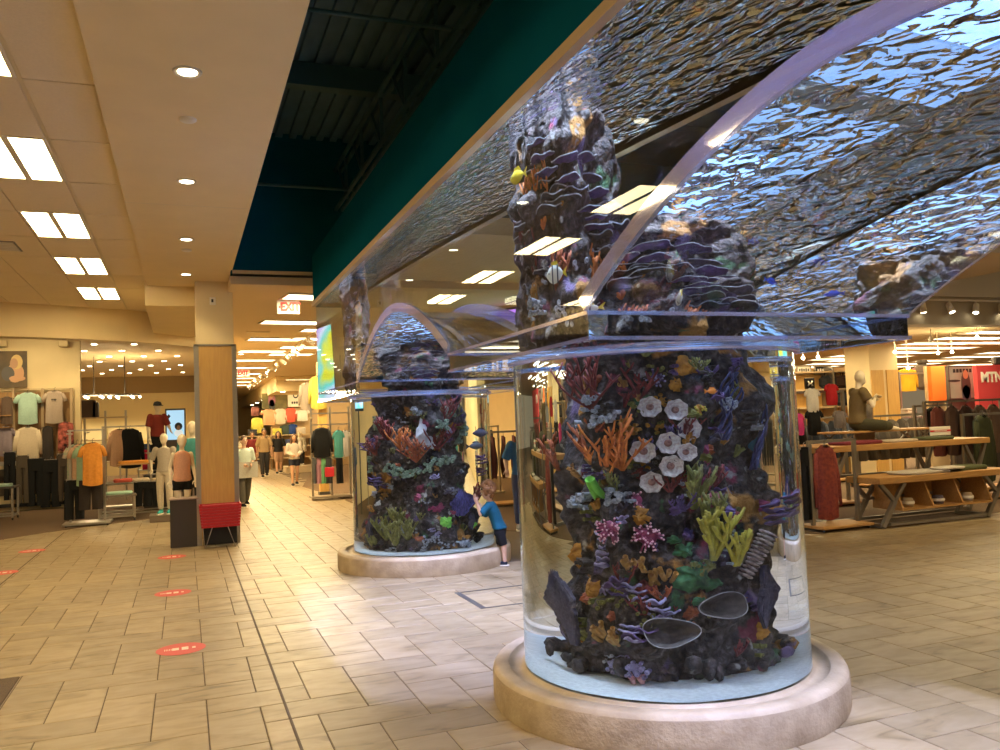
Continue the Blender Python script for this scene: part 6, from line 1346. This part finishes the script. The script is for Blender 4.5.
# red and white card on the table
t, w_, h = flat_sign('price_card', 'white price card with red stripe standing on the large oak table', 'sign', 930, 426, 950, 436, 9.7, M_paper, .015)
MB().bbox((-w_/2, -.012, h*.42), (w_/2, -.008, h*.62)).build('red_stripe', mat('card_red', (.6, .03, .03), .5), t); MB().bbox((-w_*.3, -.0135, h*.48), (w_*.3, -.012, h*.56)).build('printed_marks', M_paper, t); MB().bar((0, .02, 1.13-t.location.z), (0, .02, 0), .015).build('stem', M_steel, t)
# brown clothes rack at right
YQ = 11.6; xq = at(965, 430, Y=YQ).x
rack_r('steel rack of brown and maroon clothes near the red wall', xq, YQ, 1.75, 2.0)
for k, (c, lab) in enumerate((((.16, .045, .035), 'maroon jacket first on the brown clothes rack'), ((.10, .055, .04), 'dark chocolate jacket second on the brown clothes rack'), ((.055, .03, .025), 'near black jacket in the middle of the brown clothes rack'), ((.13, .085, .06), 'taupe jacket near the end of the brown clothes rack'), ((.17, .11, .08), 'tan brown jacket last on the brown clothes rack'))):
    hung_top(lab, (xq-.72+.36*k, YQ-.05, .72), .35, .58, .92, cloth(c), 'long', 'jackets on the brown clothes rack', .12, name='hung_jacket', cat='jacket')
for k, px in enumerate((985, 999)):
    a = at(px, 480, Y=10.4); hung_top(['olive green parka hung at the carpet edge', 'dark green parka hung behind the olive one'][k], (a.x+.05, 10.4+.3*k, .32), .3, .62, 1.15, cloth((.045, .05, .022) if k == 0 else (.03, .04, .025)), 'long', 'parkas at the carpet edge', .14, name='hung_parka', cat='jacket')
rack_r('steel rack carrying the green parkas', at(990, 480, Y=10.5).x+.1, 10.55, 1.5, 1.2)
a = at(912, 430, Y=12.4); hung_top('black vest on a stand behind the large oak table', (a.x+.6, 12.4, .78), 0, .5, .85, cloth((.02, .016, .016)), None, None, .14, name='hung_vest', cat='vest')
rack_r('steel rack of the black vest behind the large oak table', a.x+.7, 12.5, 1.68, 1.0)
a = at(845, 420, Y=10.9); t = thing('photo_block', 'tan photo block sign on the large table left of the mannequin', 'sign', (a.x-.05, 10.45, 1.13)); q = MB(); q.rbox((0, 0, .35), (.42, .04, .70), .006); q.build('panel', mat('tan_print', (.42, .27, .12), .6, c2=(.25, .15, .07), scale=5), t); MB().bbox((-.23, -.05, 0), (.23, .05, .03)).build('foot', M_wood2, t); q = MB(); q.rbox((0, -.022, .5), (.36, .01, .3), .004); q.build('photo', mat('photo_grey', (.28, .24, .2), .6, c2=(.1, .08, .07), scale=6), t)
# dark fixtures filling the sports floor
for i, (x, y, w_, c, lab) in enumerate(((10.6, 13.4, 2.2, (.05, .045, .045), 'charcoal'), (14.2, 13.6, 2.0, (.10, .08, .06), 'umber'), (13.6, 15.0, 2.0, (.04, .045, .06), 'slate'), (18.6, 12.9, 2.4, (.12, .10, .09), 'stone grey'), (21, 17.5, 2.6, (.06, .05, .05), 'soot'), (7.6, 12.6, 1.6, (.05, .05, .05), 'jet black'), (6.2, 15.5, 1.6, (.12, .04, .035), 'wine'))):
    rack_r('steel rack of %s coats on the sports floor' % lab, x, y, 1.5, w_)
    for k in range(7): hung_top('%s coat on the sports floor rack, %s from the aquarium' % (lab, ORD[k]), (x-w_/2+.12+(w_-.24)*k/6, y, .56), 1.25, .5, .84, cloth(tuple(v*(.75+.1*(k % 4)) for v in c)), 'long', '%s coats on a rack' % lab, .1, name='hung_coat', cat='coat')

# ================================================================== PEOPLE
# toddler at the far column, drawn in world coordinates then made local
YC_ = 9.13
def Cw(px, py, dy=0.0): p = at(px, py, Y=YC_+dy); return p
fl_, fr_ = Cw(505, 564), Cw(500, 560, .12)
root = Vector((fr_.x*.5+fl_.x*.5, YC_+.06, 0))
def loc_(p): return tuple(p-root)
hand = refr(472, 497, COLS[1], CR-.001)
hip = Cw(500, 528, .05)
ax_ = Vector((.55, .83, 0)).normalized()*.075    # shoulder axis: he faces the glass at his left
def lat(p, s, k=1.0): return p+ax_*s*k
ch = Cw(493, 511, .05); nk = Cw(489.5, 500.5, .05); hd_ = Cw(488.5, 490.5, .05)
tod = dict(hip=loc_(hip), waist=loc_(Cw(497, 521, .05)), chest=loc_(ch), neck=loc_(nk), head=loc_(hd_), shL=loc_(lat(Cw(490, 505, .05), 1, 1.1)), shR=loc_(lat(Cw(490, 505, .05), -1, 1.1)),
           elR=loc_(Cw(480.5, 514, -.06)), wrR=loc_(Cw(476.5, 502, -.04)), elL=loc_(lat(Cw(483, 516, .15), 1, .5)), wrL=loc_(lat(Cw(477, 508, .25), 1, .3)),
           hpL=loc_(lat(Cw(500, 531, .05), 1, .55)), hpR=loc_(lat(Cw(500, 531, .05), -1, .55)), knL=loc_(lat(Vector((fr_.x, fr_.y, .24)), 1, .3)), knR=loc_(Vector((fl_.x-.01, fl_.y, .24))), anL=loc_(Vector((fr_.x+.02, fr_.y+.06, .045))), anR=loc_(Vector((fl_.x, fl_.y, .045))))
figure('person', 'toddler in teal shirt and black shorts reaching to touch the aquarium glass', 'person', root, 0, .97, tod, M_skinL, cloth((.012, .10, .15)), .5, cloth((.010, .010, .011)), .62, mat('hair_blond', (.32, .15, .05), .7, c2=(.18, .075, .025), scale=40, bump=.6), 'curly', cloth((.02, .022, .03)), headk=1.55, fat=1.12, facing=(-.85, .5), local=True)
WALK = dict(knL=(-.055, -.045, .285), anL=(-.055, -.06, .05), knR=(.055, .015, .28), anR=(.055, .085, .07), elL=(-.14, .03, .645), wrL=(-.14, .02, .51), elR=(.14, -.01, .645), wrR=(.13, -.06, .52))
CARRY = dict(WALK, elL=(-.14, .01, .645), wrL=(-.06, -.09, .60), elR=(.14, .01, .645), wrR=(.07, -.09, .60))
H_br = mat('hair_brown', (.07, .035, .018), .6); H_bl = mat('hair_black', (.02, .014, .012), .6); H_lb = mat('hair_light_brown', (.16, .08, .035), .6)
p = at(245, 507, z=0)
def jacket(t, J, H, fx):
    q = MB(); w1 = (J['wrL']+J['wrR'])/2; q.grid(lambda u, v: tuple(w1+Vector(((u-.5)*.30*H, -.02*H-.02*math.sin(u*9)*H*.3, .03*H-.22*H*v))), 10, 8); q.grid(lambda u, v: tuple(w1+Vector(((.5-u)*.30*H, .03*H, .03*H-.20*H*v))), 10, 8); q.build('carried_jacket', cloth((.42, .40, .34)), t)
figure('person', 'woman in pale mint tee carrying a jacket beside the wood post', 'person', (p.x, p.y, 0), .35, 1.60, CARRY, M_skinL, cloth((.50, .58, .50)), .5, cloth((.10, .09, .07)), 1.0, H_br, 'bun', cloth((.02, .02, .02)), extra=jacket)
for px, py, H, sh, pa, pl, hr, hs, lab, sl, sk in ((265, 477.5, 1.78, (.36, .25, .13), (.035, .035, .033), 1.0, H_bl, 'short', 'man in tan polo and dark trousers walking down the far aisle', .5, M_skinT), (253, 475, 1.68, (.20, .03, .03), (.30, .17, .10), .5, H_br, 'short', 'person in maroon top walking beside the tan polo man', .5, M_skinT),
                                             (279, 474, 1.66, (.02, .018, .025), (.45, .28, .18), .5, H_br, 'long', 'woman in black top walking behind the tan polo man', .5, M_skinL), (295, 486, 1.56, (.42, .37, .30), (.02, .022, .035), .28, H_br, 'long', 'girl in grey long sleeve and short shorts in the far aisle', 1.0, M_skinT)):
    p = at(px, py, z=0); figure('person', lab, 'person', (p.x, p.y, 0), .1, H, WALK if H > 1.6 else CARRY, sk, cloth(sh), sl, cloth(pa), pl, hr, hs, cloth((.02, .02, .022)))
p = at(523, 470, Y=11.9); figure('person', 'person in blue shirt half hidden behind the near aquarium column', 'person', (p.x, 11.9, 0), -.4, 1.66, dict(elL=(-.16, -.01, .66), wrL=(-.15, -.09, .57)), M_skinL, cloth((.05, .14, .25)), .5, cloth((.06, .07, .11)), 1.0, H_lb, 'short', cloth((.3, .3, .3)))
